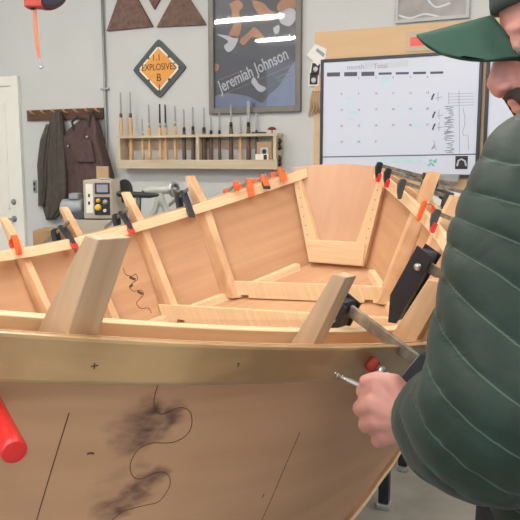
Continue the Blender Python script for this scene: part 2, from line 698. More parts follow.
IW, IT, IH = 0.060, 0.024, 0.046
rail('outwale', 1, 0.0, 0.030, 0.0, 0.0, 0.066, M['rail'], T0, 3.6, 0.006)
rail('outwale', -1, 0.0, 0.030, 0.0, 0.0, 0.066, M['rail'], T0, 3.6, 0.006)
rail('inwale', 1, -IW - IT, -IW, RAISE, RAISE * .75, IH, M['pine'], T0 + .005, 3.3, 0.002)
rail('inwale', -1, -IW - IT, -IW, RAISE, RAISE * .75, IH, M['pine'], T0 + .005, 3.3, 0.002)


def rib(t, side, ext, m, th=0.036, w_top=0.045, w_rail=IW, w_bot=0.07):
    """sawn frame standing in the transverse plane at station t; outer edge on the planking"""
    def section(q):
        lx, lz = lean(q)
        w, z = half(q) - PLY, sheer(t)
        wc, zc = chalf(q) - PLY, chz(t) + 0.012
        ring = [(wc - w_bot, zc), (wc, zc), (w, z), (w + lx * ext, z + lz * ext), (w + lx * ext - w_top, z + lz * ext + 0.004), (w - w_rail + PLY, z)]
        return [BP(q, side * a, h) for a, h in ring]
    poly = section(t - th / 2)
    p2 = section(t + th / 2)
    b = MB().add(poly + p2, [tuple(range(6)), tuple(reversed(range(6, 12)))] + [(i, (i + 1) % 6, 6 + (i + 1) % 6, 6 + i) for i in range(6)])
    # grain along the rib
    base = poly[1]
    ax = (poly[2] - poly[1]).normalized()
    o = random.random() * 3
    b.uv = [((p - base).dot(ax) + o, ((p - base) - ax * (p - base).dot(ax)).length + o) for p in b.v]
    return b.build('rib', m, boat, bevel=0.0015)


for t, e in ((.36, .12), (.63, .13), (.905, .13), (1.175, .13), (1.45, .12), (1.72, .12)):
    rib(t, -1, e + .025, M['pine2'], th=.031, w_top=0.014)
for t, e in ((.27, .14), (.47, .12), (.76, .12), (1.1, .12), (1.4, .12), (1.7, .12), (1.985, .13)):
    rib(t, 1, e, M['pine2'], w_top=0.040)
for t, e, wt_, wr_, th_ in ((2.30, .122, .021, .037, .026), (2.668, .128, .020, .050, .036)):
    rib(t, 1, e, M['post'], th=th_, w_top=wt_, w_rail=wr_ + PLY)

# transom with its posts and cross piece
def tpoly(pts, t0, th, m, name, bev=0.0015):
    poly = [BP(t0, a, z) for a, z in pts]
    off = BP(t0 + th, 0, 0) - BP(t0, 0, 0)
    return MB().prism(poly, off).build(name, m, boat, bevel=bev)


w0, z0, wc0, zc0 = half(T0), sheer(T0), chalf(T0), chz(T0)
crown = [(-w0 - .004 + (2 * w0 + .008) * i / 12, z0 + .020 + .020 * math.sin(math.pi * i / 12)) for i in range(13)]
tpoly([(wc0, zc0), (w0 + .004, z0 + .018)] + list(reversed(crown)) + [(-w0 - .004, z0 + .018), (-wc0, zc0)], T0 - .012, .014, M['plypink'], 'transom')
for s in (-1, 1):
    wt, wb = w0 - PLY - .002, wc0 - PLY
    pst = tpoly([(s * wb, zc0 + .015), (s * wt, z0 - .012), (s * (wt - .040), z0 - .03), (s * (wb - .054), zc0 + .10), (s * (wb - .054), zc0 + .015)], T0 + .002, .036, M['pine'], 'transom_post')
    for k in range(8):
        f = .12 + .1 * k
        a = wb + (wt - wb) * f - .022
        z = zc0 + (z0 - zc0) * f
        MB().lathe([(0.0001, 0.0365), (.0028, .0365), (.0028, .0372), (0.0001, .0372)], BP(T0 + .002, s * a, z), BP(1, 0, 0) - BP(0, 0, 0), 8).build('screw', M['seam'], pst)
tpoly([(-wc0 + .012, zc0 + .012), (wc0 - .012, zc0 + .012), (wc0 - .002, zc0 + .125), (-wc0 + .002, zc0 + .125)], T0 + .004, .042, M['pine'], 'transom_crosspiece')

# bottom panel, chine logs, floor frames
b = MB()
rr = []
for t in [T0 + 3.47 * i / 60 for i in range(61)]:
    w, z = chalf(t) + .012, chz(t)
    rr.append([BP(t, -w, z), BP(t, w, z), BP(t, w, z - .014), BP(t, -w, z - .014)])
b.rings(rr)
o = b.build('bottom_panel', M['ply'], boat)
o.data.materials.append(M['pine'])
for p in o.data.polygons:
    if abs(p.normal.z) < .6:
        p.material_index = 1
for s in (-1, 1):
    b = MB(); rr = []
    for t in [.04 + 3.1 * i / 50 for i in range(51)]:
        w, z = chalf(t) - PLY, chz(t)
        rr.append([BP(t, s * (w + .010), z + .034), BP(t, s * w, z), BP(t, s * (w - .032), z), BP(t, s * (w - .022), z + .034)])
    b.rings(rr)
    b.build('chine_log', M['pine'], boat, bevel=.002)


def floor_frame(tl, tr, h=0.082, th=0.03):
    """board across the bottom from the far chine (station tl) to the near one (station tr)"""
    def end(t):
        return chalf(t) - PLY - .002, chz(t), (half(t) - chalf(t)) / (sheer(t) - chz(t))
    (wl, zl, ll), (wr, zr, lr) = end(tl), end(tr)
    W_ = wl + wr
    def pt(f, dz, dt):
        a = -wl + f * W_
        lx = (-(1 - f) * ll + f * lr) if dz > .02 else 0
        return BP(tl + f * (tr - tl) + dt, a + lx * dz * (1 if f in (0, 1) else 0), zl + f * (zr - zl) + dz)
    n1, n2 = .07 / W_, .11 / W_
    prof = [(0, .003), (0, h), (1, h), (1, .003), (1 - n1, .003), (1 - n1, .018), (1 - n2, .018), (1 - n2, .003), (n2, .003), (n2, .018), (n1, .018), (n1, .003)]
    poly = [pt(f, dz, -th / 2) for f, dz in prof]
    MB().prism(poly, BP(th / 2, 0, 0) - BP(-th / 2, 0, 0)).build('floor_frame', M['pine'], boat, bevel=.0015)


for tl, tr in ((.34, .245), (.645, .50), (.9, .74), (1.2, 1.08), (1.45, 1.38), (1.7, 1.68), (1.97, 1.965), (2.28, 2.275), (2.6, 2.6)):
    floor_frame(tl, tr)
# stem
b = MB()
rr = []
for k in range(9):
    f = k / 8
    t = TBOW - .02
    z = sheer(t) + f * (chz(t) - sheer(t))
    rr.append([BP(t - .03, -.03, z), BP(t - .03, .03, z), BP(t + .05, .015, z), BP(t + .05, -.015, z)])
b.rings(rr)
b.build('stem', M['rail'], boat)

# pencil cross and small mark on the near rail's face
def rail_face(px, py):
    t, d = 2.6, .03
    def P_(t, d):
        lx, lz = lean(t)
        return BP(t, half(t) + .0304 - lx * d, sheer(t) - lz * d)
    for _ in range(30):
        a = proj(P_(t, d)); e = 1e-4
        b_ = proj(P_(t + e, d)); c = proj(P_(t, d + e))
        j11, j21, j12, j22 = (b_[0] - a[0]) / e, (b_[1] - a[1]) / e, (c[0] - a[0]) / e, (c[1] - a[1]) / e
        D = j11 * j22 - j12 * j21
        rx, ry = px - a[0], py - a[1]
        t += max(-.1, min(.1, (rx * j22 - ry * j12) / D)); d += max(-.02, min(.02, (j11 * ry - j21 * rx) / D))
    return P_(t, d), hull_normal(t, .05, 1)


near_rail = [o for o in boat.children if o.name.startswith('outwale')][0]
for q_ in ([(91, 366.4), (98, 365.4)], [(94.6, 363), (94.2, 369)], [(237.4, 363.6), (239.6, 363.2)], [(238.8, 363.4), (238, 367)]):
    pn = [rail_face(*p) for p in q_]
    MB().ribbon([p[0] for p in pn], .0012, [p[1] for p in pn], .0006).build('pencil_mark', M['pencil'], near_rail)
# ------------------------------------------------------------------ things on the back wall
# door (left edge of the picture)
x0, x1, zb, zt_ = wrect(-70, 78, 20, 240)
dz_top = wp(19, 76).z
dxr = wp(24, 160).x
DW = 1.0
b = MB()
b.box((dxr - .045, WALL_Y - .02, dz_top / 2), (.09, .04, dz_top))
b.box((dxr - DW - .135, WALL_Y - .02, dz_top / 2), (.09, .04, dz_top))
b.box((dxr - DW / 2 - .09, WALL_Y - .02, dz_top - .045), (DW + .0, .04, .09))
struct('trim_1', b, M['white'], bevel=.004)
dl = dxr - .09 - DW
door = struct('door_1', MB().box((dl + DW / 2, WALL_Y - .012, (dz_top - .09) / 2 + .005), (DW - .012, .022, dz_top - .10)), M['white'], bevel=.003)
b = MB()
for (ux, w_) in ((.27, .34), (.73, .34)):
    for (za, zb_) in ((.2, .95), (1.08, dz_top - .25)):
        c = ((dl + DW * ux), WALL_Y - .024, (za + zb_) / 2)
        for sx in (-1, 1):
            b.box((c[0] + sx * w_ / 2, c[1], c[2]), (.02, .008, zb_ - za))
        for zz_ in (za, zb_):
            b.box((c[0], c[1], zz_), (w_ + .02, .008, .02))
b.build('door_panel_moulding', M['white'], door)
kp = wp(12, 202, .05)
lp = wp(11, 219, .05)
b = MB().lathe([(.028, -.03), (.028, -.018), (.02, -.006), (.012, .0), (.0005, .001)], (kp.x, WALL_Y - .052, kp.z), (0, -1, 0))
b.build('deadbolt', M['grey_metal'], door, smooth=True)
b = MB().lathe([(.03, -.03), (.03, -.018), (.014, -.012), (.012, .02), (.0005, .021)], (lp.x + .02, WALL_Y - .052, lp.z), (0, -1, 0))
b.tube([(lp.x + .02, WALL_Y - .066, lp.z), (lp.x - .03, WALL_Y - .068, lp.z), (lp.x - .10, WALL_Y - .064, lp.z - .004)], [.011, .01, .008], 10, True)
b.build('door_handle', M['grey_metal'], door, smooth=True)
# light switch
t = thing('light_switch', 'small light switch plate on the wall between door and hanging jacket', 'switch', wp(35, 187))
x0, x1, zb, zt_ = wrect(33.5, 180, 37, 193)
MB().box(((x0 + x1) / 2, WALL_Y - .004, (zb + zt_) / 2), (x1 - x0, .008, zt_ - zb)).build('plate', M['grey_metal'], t, bevel=.002)
for f in (.3, .7):
    MB().box(((x0 + x1) / 2, WALL_Y - .012, zb + (zt_ - zb) * f), (.012, .012, .03)).build('toggle', M['black'], t)

# steel conduit
pa, pb = wp(101.5, -12, .02), wp(107, 150, .02)
xm = (pa.x + pb.x) / 2
t = thing('conduit_pipe', 'thin grey vertical conduit pipe running up the wall beside the coat rail', 'pipe', (xm, WALL_Y - .02, 0))
MB().tube([(xm, WALL_Y - .02, .0), (xm, WALL_Y - .02, ZC)], .013, 10).build('pipe', M['grey_metal'], t, smooth=True)
for py in (89, -5):
    p = wp(106, py, .02)
    MB().box((xm, WALL_Y - .018, p.z), (.075, .036, .018)).build('strap', M['grey_metal'], t, bevel=.002)

# coat rail with pegs
x0, x1, zb, zt_ = wrect(27, 109, 103, 120, .02)
t = thing('coat_rail', 'dark brown wooden coat rail with pale pegs above the jacket and apron', 'coat rack', ((x0 + x1) / 2, WALL_Y, zb))
MB().box(((x0 + x1) / 2, WALL_Y - .012, (zb + zt_) / 2), (x1 - x0, .024, (zt_ - zb))).build('board', M['brownwood'], t, bevel=.003)
pegs = [wp(x, 112, .03) for x in (34, 45, 56, 67, 78, 89, 99)]
for p in pegs:
    MB().tube([(p.x, WALL_Y - .02, zt_ - .035), (p.x, WALL_Y - .06, zt_ - .028), (p.x, WALL_Y - .085, zt_ - .01)], [.009, .008, .011], 8, True).build('peg', M['handle_l'], t, smooth=True)

# hanging clothes
M['olive'] = mat('olive_canvas', (74, 68, 60), 0.85, var=0.18, scale=20, bump=.15)
M['brownleather'] = mat('brown_canvas', (80, 60, 56), 0.75, var=0.16, scale=16, bump=.12)
M['darkcloth'] = mat('dark_cloth', (44, 40, 40), 0.85, var=0.2)


def drape(rows, depth, folds, off=0.02, ncol=26, seed=1):
    """hanging cloth: rows of (y_px, left_px, right_px, thickness factor)"""
    rnd = random.Random(seed)
    ph = [rnd.random() * 6 for _ in range(4)]
    ys = np.linspace(rows[0][0], rows[-1][0], 34)
    ry = [r[0] for r in rows]
    rr = []
    for k, y in enumerate(ys):
        l = np.interp(y, ry, [r[1] for r in rows]); r_ = np.interp(y, ry, [r[2] for r in rows]); d = np.interp(y, ry, [r[3] for r in rows]) * depth
        fr, bk = [], []
        for i in range(ncol + 1):
            f = i / ncol
            x = l + (r_ - l) * f
            bulge = max(0.0, 1 - (2 * f - 1) ** 4) ** .5
            fold = sum(a * math.sin(n_ * f * 6.28 + p_ + .9 * k / 34 * m_) for a, n_, p_, m_ in zip(folds, (2, 3.4, 5.3, 8), ph, (1, -2, 2, 1)))
            dd = off + d * bulge * (1 + fold)
            fr.append(wp(x, y, max(off + .004, dd)))
            bk.append(wp(x, y, off * .4))
        rr.append(fr + list(reversed(bk)))
    return MB().rings(rr)


t = thing('canvas_jacket', 'dark olive canvas work jacket hanging from the coat rail nearest the door', 'jacket', wp(52, 218, .1))
drape([(112, 53, 61, .5), (120, 50, 64, .8), (135, 46, 66, .9), (150, 44, 68, 1), (190, 43, 70, 1), (208, 43, 68, 1), (220, 46, 55, .9)], .12, (.07, .05, .03, .01)).build('body', M['olive'], t, smooth=True)
drape([(124, 46, 52, .7), (140, 40, 51, 1), (165, 37, 48, 1), (185, 38, 47, 1), (206, 38, 45, .9)], .09, (.05, .04, .02, .01), off=.05, seed=3).build('sleeve', M['olive'], t, smooth=True)
t = thing('work_apron', 'dark brown work apron with riveted pocket hanging beside the olive jacket', 'apron', wp(85, 205, .1))
drape([(117, 84, 97, .6), (126, 72, 101, .9), (138, 60, 104, 1), (150, 61, 107, 1), (175, 66, 114, 1), (200, 66, 118, 1), (214, 67, 118, 1)], .13, (.06, .05, .04, .02), off=.03, seed=5).build('body', M['brownleather'], t, smooth=True)
drape([(140, 71, 91, 1), (150, 70, 93, 1), (162, 75, 95, .9)], .02, (.04, .03, .03, .02), off=.165, seed=6).build('pocket', M['brownleather'], t, smooth=True)
MB().tube([wp(74, 130, .14), wp(72, 122, .12), wp(77, 117, .1), wp(84, 119, .11), wp(90, 122, .12)], .012, 8, True).build('neck_strap', M['darkcloth'], t, smooth=True)
MB().tube([wp(90, 126, .13), wp(90, 116, .1), wp(94, 112, .08), wp(98, 118, .1)], .014, 8, True).build('neck_strap', M['darkcloth'], t, smooth=True)
for x, y in ((68, 146), (87, 137)):
    MB().lathe([(.012, 0), (.010, .006), (.0005, .008)], wp(x, y, .172), (0, -1, 0), 12).build('rivet', M['steel'], t, smooth=True)

# brown triangles and the small drop above the sign
M['rust'] = mat('rusted_panel', (106, 80, 70), 0.7, var=0.32, scale=26)
for pts, lab in (([(108, 31.5), (154, 27), (138, -2), (126, -20), (119, 0)], 'mottled brown triangular wall panel nearest the conduit pipe'),
                 ([(158, 27.5), (207, 25), (191, 0), (181.5, -16), (173, 0)], 'mottled brown triangular wall panel next to the framed poster')):
    o = MB().prism([wp(x, y, 0) for x, y in pts], (0, -.025, 0)).build('wall_panel', M['rust'], bevel=.002)
    tag(o, lab, 'wall decoration', 'brown triangular wall panels')
o = MB().prism([wp(x, y, 0) for x, y in ((150, 0), (155.5, 10), (161, 0), (155.5, -10))], (0, -.025, 0)).build('wall_panel', M['rust'], bevel=.002)
tag(o, 'small brown pointed drop hung between the two triangular wall panels', 'wall decoration')

# explosives placard
t = thing('warning_sign', 'orange diamond explosives warning sign in a dark frame on the wall', 'sign', wp(160, 97))
M['signgrey'] = mat('sign_frame', (68, 74, 72), 0.5, var=.1)
M['signorange'] = mat('sign_orange', (222, 150, 62), 0.5, var=.08)
M['signwhite'] = mat('sign_white', (226, 222, 210), 0.5, var=.03)
M['ink'] = mat('black_ink', (40, 36, 34), 0.6)
cx_, cz_ = wp(160, 69).x, wp(160, 69).z
hw = (wp(186, 69).x - wp(134, 69).x) / 2
hh = (wp(160, 40).z - wp(160, 98).z) / 2


def diamond(k, y0, th, m, name, rnd_=.08, parent=t):
    pts = []
    for i, (dx, dz) in enumerate(((0, 1), (1, 0), (0, -1), (-1, 0))):
        nx = ((1, 0), (0, -1), (-1, 0), (0, 1))[i]
        pv = ((-1, 0), (0, 1), (1, 0), (0, -1))[i]
        for a in (-rnd_, 0, rnd_):
            # cut corners
            e = 1 - abs(rnd_) * (.35 if a == 0 else 1)
            ox, oz = dx * e, dz * e
            s = a
            ox += (nx[0]) * s * (1 if dx == 0 else 0)
            oz += (nx[1]) * s * (1 if dz == 0 else 0)
            pts.append(Vector((cx_ + ox * hw * k, WALL_Y - y0, cz_ + oz * hh * k)))
    return MB().prism(pts, (0, -th, 0)).build(name, m, parent)


diamond(1.04, 0, .018, M['signgrey'], 'backing_plate', .1)
diamond(.80, .018, .002, M['signwhite'], 'white_border', .02)
diamond(.71, .020, .002, M['signorange'], 'face', .02)
ty = WALL_Y - .0225
text('lettering', 'EXPLOSIVES', .078, M['ink'], t, (cx_, ty, cz_ + .012), (1, 0, 0), (0, 0, 1), sx=.82)
text('lettering', '1.1', .075, M['ink'], t, (cx_ - .02, ty, cz_ + .09), (1, 0, 0), (0, 0, 1))
text('lettering', 'B', .09, M['ink'], t, (cx_, ty, cz_ - .075), (1, 0, 0), (0, 0, 1))
text('lettering', '1', .08, M['ink'], t, (cx_ + .005, ty, cz_ - .16), (1, 0, 0), (0, 0, 1))
for dx, dz in ((-.42, .42), (.42, .42), (-.42, -.42), (.42, -.42), (0, .84), (.84, 0), (-.84, 0), (0, -.84)):
    MB().box((cx_ + dx * hw * .93, WALL_Y - .021, cz_ + dz * hh * .93), (.02, .01, .02)).build('clip', M['signgrey'], t, bevel=.003)

# framed poster
x0, x1, zb, zt_ = wrect(210.5, -14, 302.5, 113)
t = thing('framed_poster', 'large dark film poster in a grey frame behind glass above the chisels', 'poster', ((x0 + x1) / 2, WALL_Y, zb))
M['frame'] = mat('poster_frame', (112, 106, 98), 0.45, .2, var=.08)
M['poster'] = mat('poster_print', (66, 67, 74), 0.35, var=.06, spec=.5, coat=.0)
M['p_or'] = mat('poster_orange', (172, 118, 82), 0.35, var=.15)
M['p_wh'] = mat('poster_white', (186, 186, 192), 0.35, var=.1)
M['p_bl'] = mat('poster_blue', (110, 120, 148), 0.35, var=.12)
fw_ = .045
b = MB()
for sx in (x0 + fw_ / 2, x1 - fw_ / 2):
    b.box((sx, WALL_Y - .02, (zb + zt_) / 2), (fw_, .04, zt_ - zb))
for sz in (zb + fw_ / 2, zt_ - fw_ / 2):
    b.box(((x0 + x1) / 2, WALL_Y - .02, sz), (x1 - x0 - 2 * fw_, .04, fw_))
b.build('frame', M['frame'], t, bevel=.004)
MB().box(((x0 + x1) / 2, WALL_Y - .008, (zb + zt_) / 2), (x1 - x0 - .05, .01, zt_ - zb - .05)).build('print', M['poster'], t)
# generic drifting shapes on the print
YP = .0131


def patch(px, m, lift=0):
    q = [wp(min(298.5, max(214.5, x)), min(109, y), YP + lift) for x, y in smooth_px(px + [px[0]], 4)[:-1]]
    return MB().prism(q, (0, -.0006, 0)).build('printed_shape', m, t)


patch([(229, 4), (238, 0), (243, 6), (239, 12), (240, 20), (232, 21), (232, 12)], M['p_or'])
patch([(252, 0), (263, 3), (270, 10), (281, 16), (270, 21), (248, 20), (258, 14), (254, 8)], M['p_or'])
patch([(283, -2), (298, -2), (297, 8), (288, 8), (280, 12), (277, 6)], M['p_or'])
patch([(234, 24), (241, 23), (240, 33), (236, 38), (229, 35)], M['p_or'])
patch([(250, 31), (254, 27), (260, 32), (267, 41), (259, 39), (252, 37), (247, 42), (243, 45), (240, 40)], M['p_or'])
patch([(216, 34), (230, 36), (238, 38), (234, 48), (228, 52), (224, 46), (228, 41)], M['p_wh'])
patch([(277, 14), (284, 9), (294, 9), (296, 18), (290, 26), (282, 24), (279, 19)], M['p_wh'])
patch([(273, 28), (279, 25), (279, 32), (275, 34)], M['p_wh'])
patch([(215, 20), (224, 22), (228, 16), (231, 20), (226, 24)], M['p_wh'])
patch([(215, 63), (219, 65), (218, 70), (215, 71)], M['p_or'])
patch([(214.5, 96), (228, 93), (250, 97), (262, 103), (270, 94), (279, 86), (298, 60), (298, 108), (214.5, 109)], M['p_bl'])
patch([(251, 82), (254, 77), (259, 84), (266, 88), (262, 92), (257, 90)], M['p_wh'], .0008)
xa = wp(286, 57, YP) - wp(219, 91, YP)
c = wp(252.5, 71.0, YP + .0012)
ya = Vector((0, -1, 0)).cross(xa.normalized()) * -1
if ya.z < 0: ya = -ya
text('title_lettering', 'Jeremiah Johnson', .135, M['p_wh'], t, c, xa, ya, sx=.68, ext=.0008, fat=.0016)
for a_, b__, o_ in (((220, 95.5), (250, 83.5), 0), ((260, 79), (295, 64), 0), ((219, 80), (247, 69), 0), ((276, 78), (292, 71), 0), ((278, 81), (293, 75), 0)):
    MB().ribbon([wp(*a_, YP + .001), wp(*b__, YP + .001)], .008, (0, -1, 0)).build('small_print', M['p_bl'] if o_ else M['frame'], t)
gl, gnt, gb = new_mat('picture_glass')
gb.inputs['Base Color'].default_value = (1, 1, 1, 1)
gb.inputs['Transmission Weight'].default_value = 1
gb.inputs['Roughness'].default_value = 0.0
gb.inputs['IOR'].default_value = 1.45
tr_ = gnt.nodes.new('ShaderNodeBsdfTransparent')
gs_ = gnt.nodes.new('ShaderNodeBsdfGlossy'); gs_.inputs['Roughness'].default_value = .03
mx_ = gnt.nodes.new('ShaderNodeMixShader')
fr_ = gnt.nodes.new('ShaderNodeFresnel'); fr_.inputs['IOR'].default_value = 1.5
gnt.links.new(fr_.outputs[0], mx_.inputs[0]); gnt.links.new(tr_.outputs[0], mx_.inputs[1]); gnt.links.new(gs_.outputs[0], mx_.inputs[2])
gnt.links.new(mx_.outputs[0], gnt.nodes['Material Output'].inputs['Surface'])
M['glass'] = gl
MB().box(((x0 + x1) / 2, WALL_Y - .022, (zb + zt_) / 2), (x1 - x0 - .08, .003, zt_ - zb - .08)).build('glass', M['glass'], t)

# chisel rack and its turning tools
RD = .13
x0, x1, zb, zt_ = wrect(117, 134.5, 277, 169, RD)
zb = wp(197, 169, RD).z
zt_ = wp(197, 134.5, RD).z
t = thing('tool_rack', 'long pale wooden wall rack holding the row of turning chisels', 'rack', ((x0 + x1) / 2, WALL_Y, zb))
yc = WALL_Y - RD / 2
rail_h = .075
MB().box(((x0 + x1) / 2, WALL_Y - RD + .01, zb + rail_h / 2), (x1 - x0, .02, rail_h)).build('front_rail', M['rack'], t, bevel=.003)
MB().box(((x0 + x1) / 2, yc, zb + .012), (x1 - x0, RD - .04, .024)).build('shelf', M['rack'], t)
MB().box(((x0 + x1) / 2, WALL_Y - RD + .022, zt_ - .011), (x1 - x0, .044, .022)).build('top_board', M['rack'], t, bevel=.002)
MB().box(((x0 + x1) / 2, WALL_Y - .024, zt_ - .011), (x1 - x0, .048, .022)).build('top_board', M['rack'], t, bevel=.002)
MB().box(((x0 + x1) / 2, WALL_Y - .006, zb + (zt_ - zb) * .72), (x1 - x0, .012, .07)).build('back_rail', M['rack'], t)
for px in (118.8, 197.5, 274.5):
    p = wp(px, 150, RD)
    MB().box((p.x, yc, (zb + zt_) / 2 + .01), (.028, RD - .002, zt_ - zb - .02)).build('divider', M['rack'], t, bevel=.002)
chis = [(121, 92.5, 117, 'l', 'with a long bare blade at the conduit end of the rack', .0105), (130.5, 91.5, 117, 'l', 'standing second from the conduit pipe', .0105),
        (142.5, 119, 135, 'l', 'with the shortest blade showing', .008), (149, 104, 127, 'l', 'standing just right of the shortest blade', .0095),
        (160, 104, 127, 'l', 'with a black blade, left of a close pair', .009), (165.5, 104, 127, 'l', 'with a black blade, right of a close pair', .009),
        (175, 106, 125, 'l', 'with a slim grey blade before the dark handles begin', .009), (184, 109, 131, 'b', 'first of the dark handled ones under the sign', .010),
        (193, 107, 130, 'b', 'closest left of the middle divider', .010), (204, 107, 131, 'b', 'just right of the middle divider', .011),
        (211, 117, 134, 'b', 'short dark one under the poster corner', .009), (219.5, 112, 134, 'b', 'with a thin blade under the poster', .008),
        (231, 104, 126, 'b', 'with a black ferrule under the middle of the poster', .011), (240.5, 116, 134, 'l', 'only pale one among the dark handled ones', .008),
        (248.5, 101, 126, 'b', 'with a broad blade overlapping the poster frame', .011), (256.5, 112, 134, 'b', 'with a plain rod blade beside the small card', .008)]
for i, (px, ty_, hy, kind, lab, hr) in enumerate(chis):
    yy = WALL_Y - .07
    hr *= 1.55
    p = wp(px, ty_, .07); h = wp(px, hy, .07); bz = zb + .026
    o = thing('turning_chisel', ('pale handled' if kind == 'l' else 'dark handled') + ' turning chisel ' + lab, 'chisel', (h.x, yy, bz), group='turning chisels in the wall rack')
    L_ = h.z - bz
    MB().lathe([(hr * .8, 0), (hr * 1.15, .03), (hr * 1.05, L_ * .4), (hr * .85, L_ * .6), (hr * 1.1, L_ * .8), (hr * .75, L_)], (h.x, yy, bz), (0, 0, 1), 12).build('handle', M['handle_l'] if kind == 'l' else M['handle_b'], o, smooth=True)
    MB().lathe([(hr * .8, -.004), (hr * .8, .026), (hr * .45, .032)], (h.x, yy, h.z), (0, 0, 1), 12).build('ferrule', M['handle_b'] if i < 2 else (M['black'] if kind == 'b' else M['steel']), o, smooth=True)
    bw = .03 if i == 14 else .014
    MB().hexa([(h.x - bw / 2, yy - .004, h.z + .02), (h.x + bw / 2, yy - .004, h.z + .02), (h.x + bw / 2, yy + .004, h.z + .02), (h.x - bw / 2, yy + .004, h.z + .02),
               (h.x - bw * .45, yy - .002, p.z), (h.x + bw * .45, yy - .002, p.z - (.01 if i % 2 else 0)), (h.x + bw * .45, yy + .002, p.z - (.01 if i % 2 else 0)), (h.x - bw * .45, yy + .002, p.z)]).build('blade', M['blackiron'] if i in (4, 5) else M['grey_metal'], o)
# little things at the rack's end
p = wp(272, 134, .09)
o = thing('red_toadstool', 'tiny dark red toadstool ornament standing on top of the tool rack', 'ornament', (p.x, WALL_Y - .09, zt_))
MB().lathe([(.006, 0), (.005, .035)], (p.x, WALL_Y - .09, zt_), (0, 0, 1), 8).build('stem', M['redpad'], o)
M['dkred'] = mat('dark_red', (120, 34, 38), .5)
MB().lathe([(.036, .028), (.034, .036), (.02, .048), (.0005, .052)], (p.x, WALL_Y - .09, zt_), (0, 0, 1), 14).build('cap', M['dkred'], o, smooth=True)
o = tag(MB().box(wp(259, 133, .07) + Vector((0, 0, .004)), (.12, .03, .014)).build('black_rasp', M['black'], bevel=.003), 'small flat black rasp lying on the rack top by the toadstool', 'tool')
o.location.z = zt_
a0, a1, c0, c1 = wrect(257, 142, 272, 163, .10)
c0 = zb + .024
o = thing('small_picture', 'small brown card picture leaning in the end bay of the tool rack', 'picture', ((a0 + a1) / 2, WALL_Y - .05, c0))
M['kraft'] = mat('kraft_card', (170, 142, 106), .7)
MB().box(((a0 + a1) / 2, WALL_Y - .10, (c0 + c1) / 2), (a1 - a0, .006, c1 - c0)).build('card', M['kraft'], o)
MB().box(((a0 + a1) / 2, WALL_Y - .104, (c0 + c1) / 2 + .005), ((a1 - a0) * .5, .003, (c1 - c0) * .5)).build('image', M['p_wh'], o)
MB().lathe([(.02, 0), (.018, .003), (.0005, .004)], ((a0 + a1) / 2, WALL_Y - .1055, (c0 + c1) / 2 + .02), (0, -1, 0), 12).build('printed_motif', M['ink'], o)
a0, a1, _, _ = wrect(255, 157, 268, 163, .125)
o = thing('paper_label', 'small white label with a black mark standing in front of the brown card', 'label', ((a0 + a1) / 2, WALL_Y - .115, c0))
MB().box(((a0 + a1) / 2, WALL_Y - .118, zb + .075 + .02), (a1 - a0, .003, .05)).build('card', M['signwhite'], o)
MB().box(((a0 + a1) / 2 + .03, WALL_Y - .1205, zb + .075 + .02), (.028, .002, .038)).build('printed_mark', M['ink'], o)
for k, (px, py) in enumerate(((278.5, 141), (278, 147), (278, 158), (280, 163))):
    p = wp(px, py, .08)
    o = tag(MB().tube([(p.x, WALL_Y - .09, p.z + .012), (p.x + .012, WALL_Y - .10, p.z), (p.x, WALL_Y - .09, p.z - .016)], [.010, .014, .012], 8, True).build('black_hook', M['black'], smooth=True),
            'black hook screwed to the end of the tool rack, ' + ('topmost', 'second from top', 'third from top', 'lowest')[k], 'hook', 'hooks on the rack end')
    o.location.x = x1 + .012

# backing board and whiteboard
bb = MB()
x0, x1 = wp(315, 100).x, wp(560, 60).x
zt_, zb = wp(370, 28.5).z, wp(390, 262).z
o = tag(MB().box(((x0 + x1) / 2, WALL_Y - .0105, (zb + zt_) / 2), (x1 - x0, .017, zt_ - zb)).build('backing_board', M['cork'], bevel=.002), 'large tan plywood backing board behind the whiteboard', 'board')
# whiteboard
a0, a1 = wp(320.5, 110, .04).x, wp(481, 110, .04).x
c1 = wp(400, 54.8, .04).z; c0 = wp(400, 177, .04).z
t = thing('whiteboard', 'black framed whiteboard calendar covered in faint handwriting', 'whiteboard', ((a0 + a1) / 2, WALL_Y - .02, c0))
M['wb'] = mat('whiteboard_face', (208, 212, 224), 0.18, var=.012, scale=2, spec=.5)
MB().box(((a0 + a1) / 2, WALL_Y - .03, (c0 + c1) / 2), (a1 - a0 - .02, .02, c1 - c0 - .02)).build('writing_surface', M['wb'], t)
M['wbframe'] = mat('whiteboard_frame', (44, 46, 54), .4, var=.08)
b = MB()
fw_ = .022
for sx in (a0 + fw_ / 2, a1 - fw_ / 2):
    b.box((sx, WALL_Y - .034, (c0 + c1) / 2), (fw_, .032, c1 - c0))
for sz in (c0 + fw_ / 2, c1 - fw_ / 2):
    b.box(((a0 + a1) / 2, WALL_Y - .034, sz), (a1 - a0 - 2 * fw_, .032, fw_))
b.build('frame', M['wbframe'], t, bevel=.003)
YB = .0402
M['marker'] = mat('marker_ink', (72, 74, 86), .5)
M['markergrey'] = mat('faint_marker', (142, 146, 160), .5)
M['markerlight'] = mat('light_marker', (112, 114, 128), .5)
M['teal'] = mat('teal_smudge', (186, 212, 218), .4)
M['teal2'] = mat('teal_marker', (120, 190, 190), .4)
M['labelgrey'] = mat('label_strip', (196, 200, 208), .4)


def stroke(pts, w_, m, name='pen_stroke', lift=0.0):
    return MB().ribbon([wp(x, y, YB + lift) for x, y in pts], w_, (0, -1, 0), .0005).build(name, m, t)


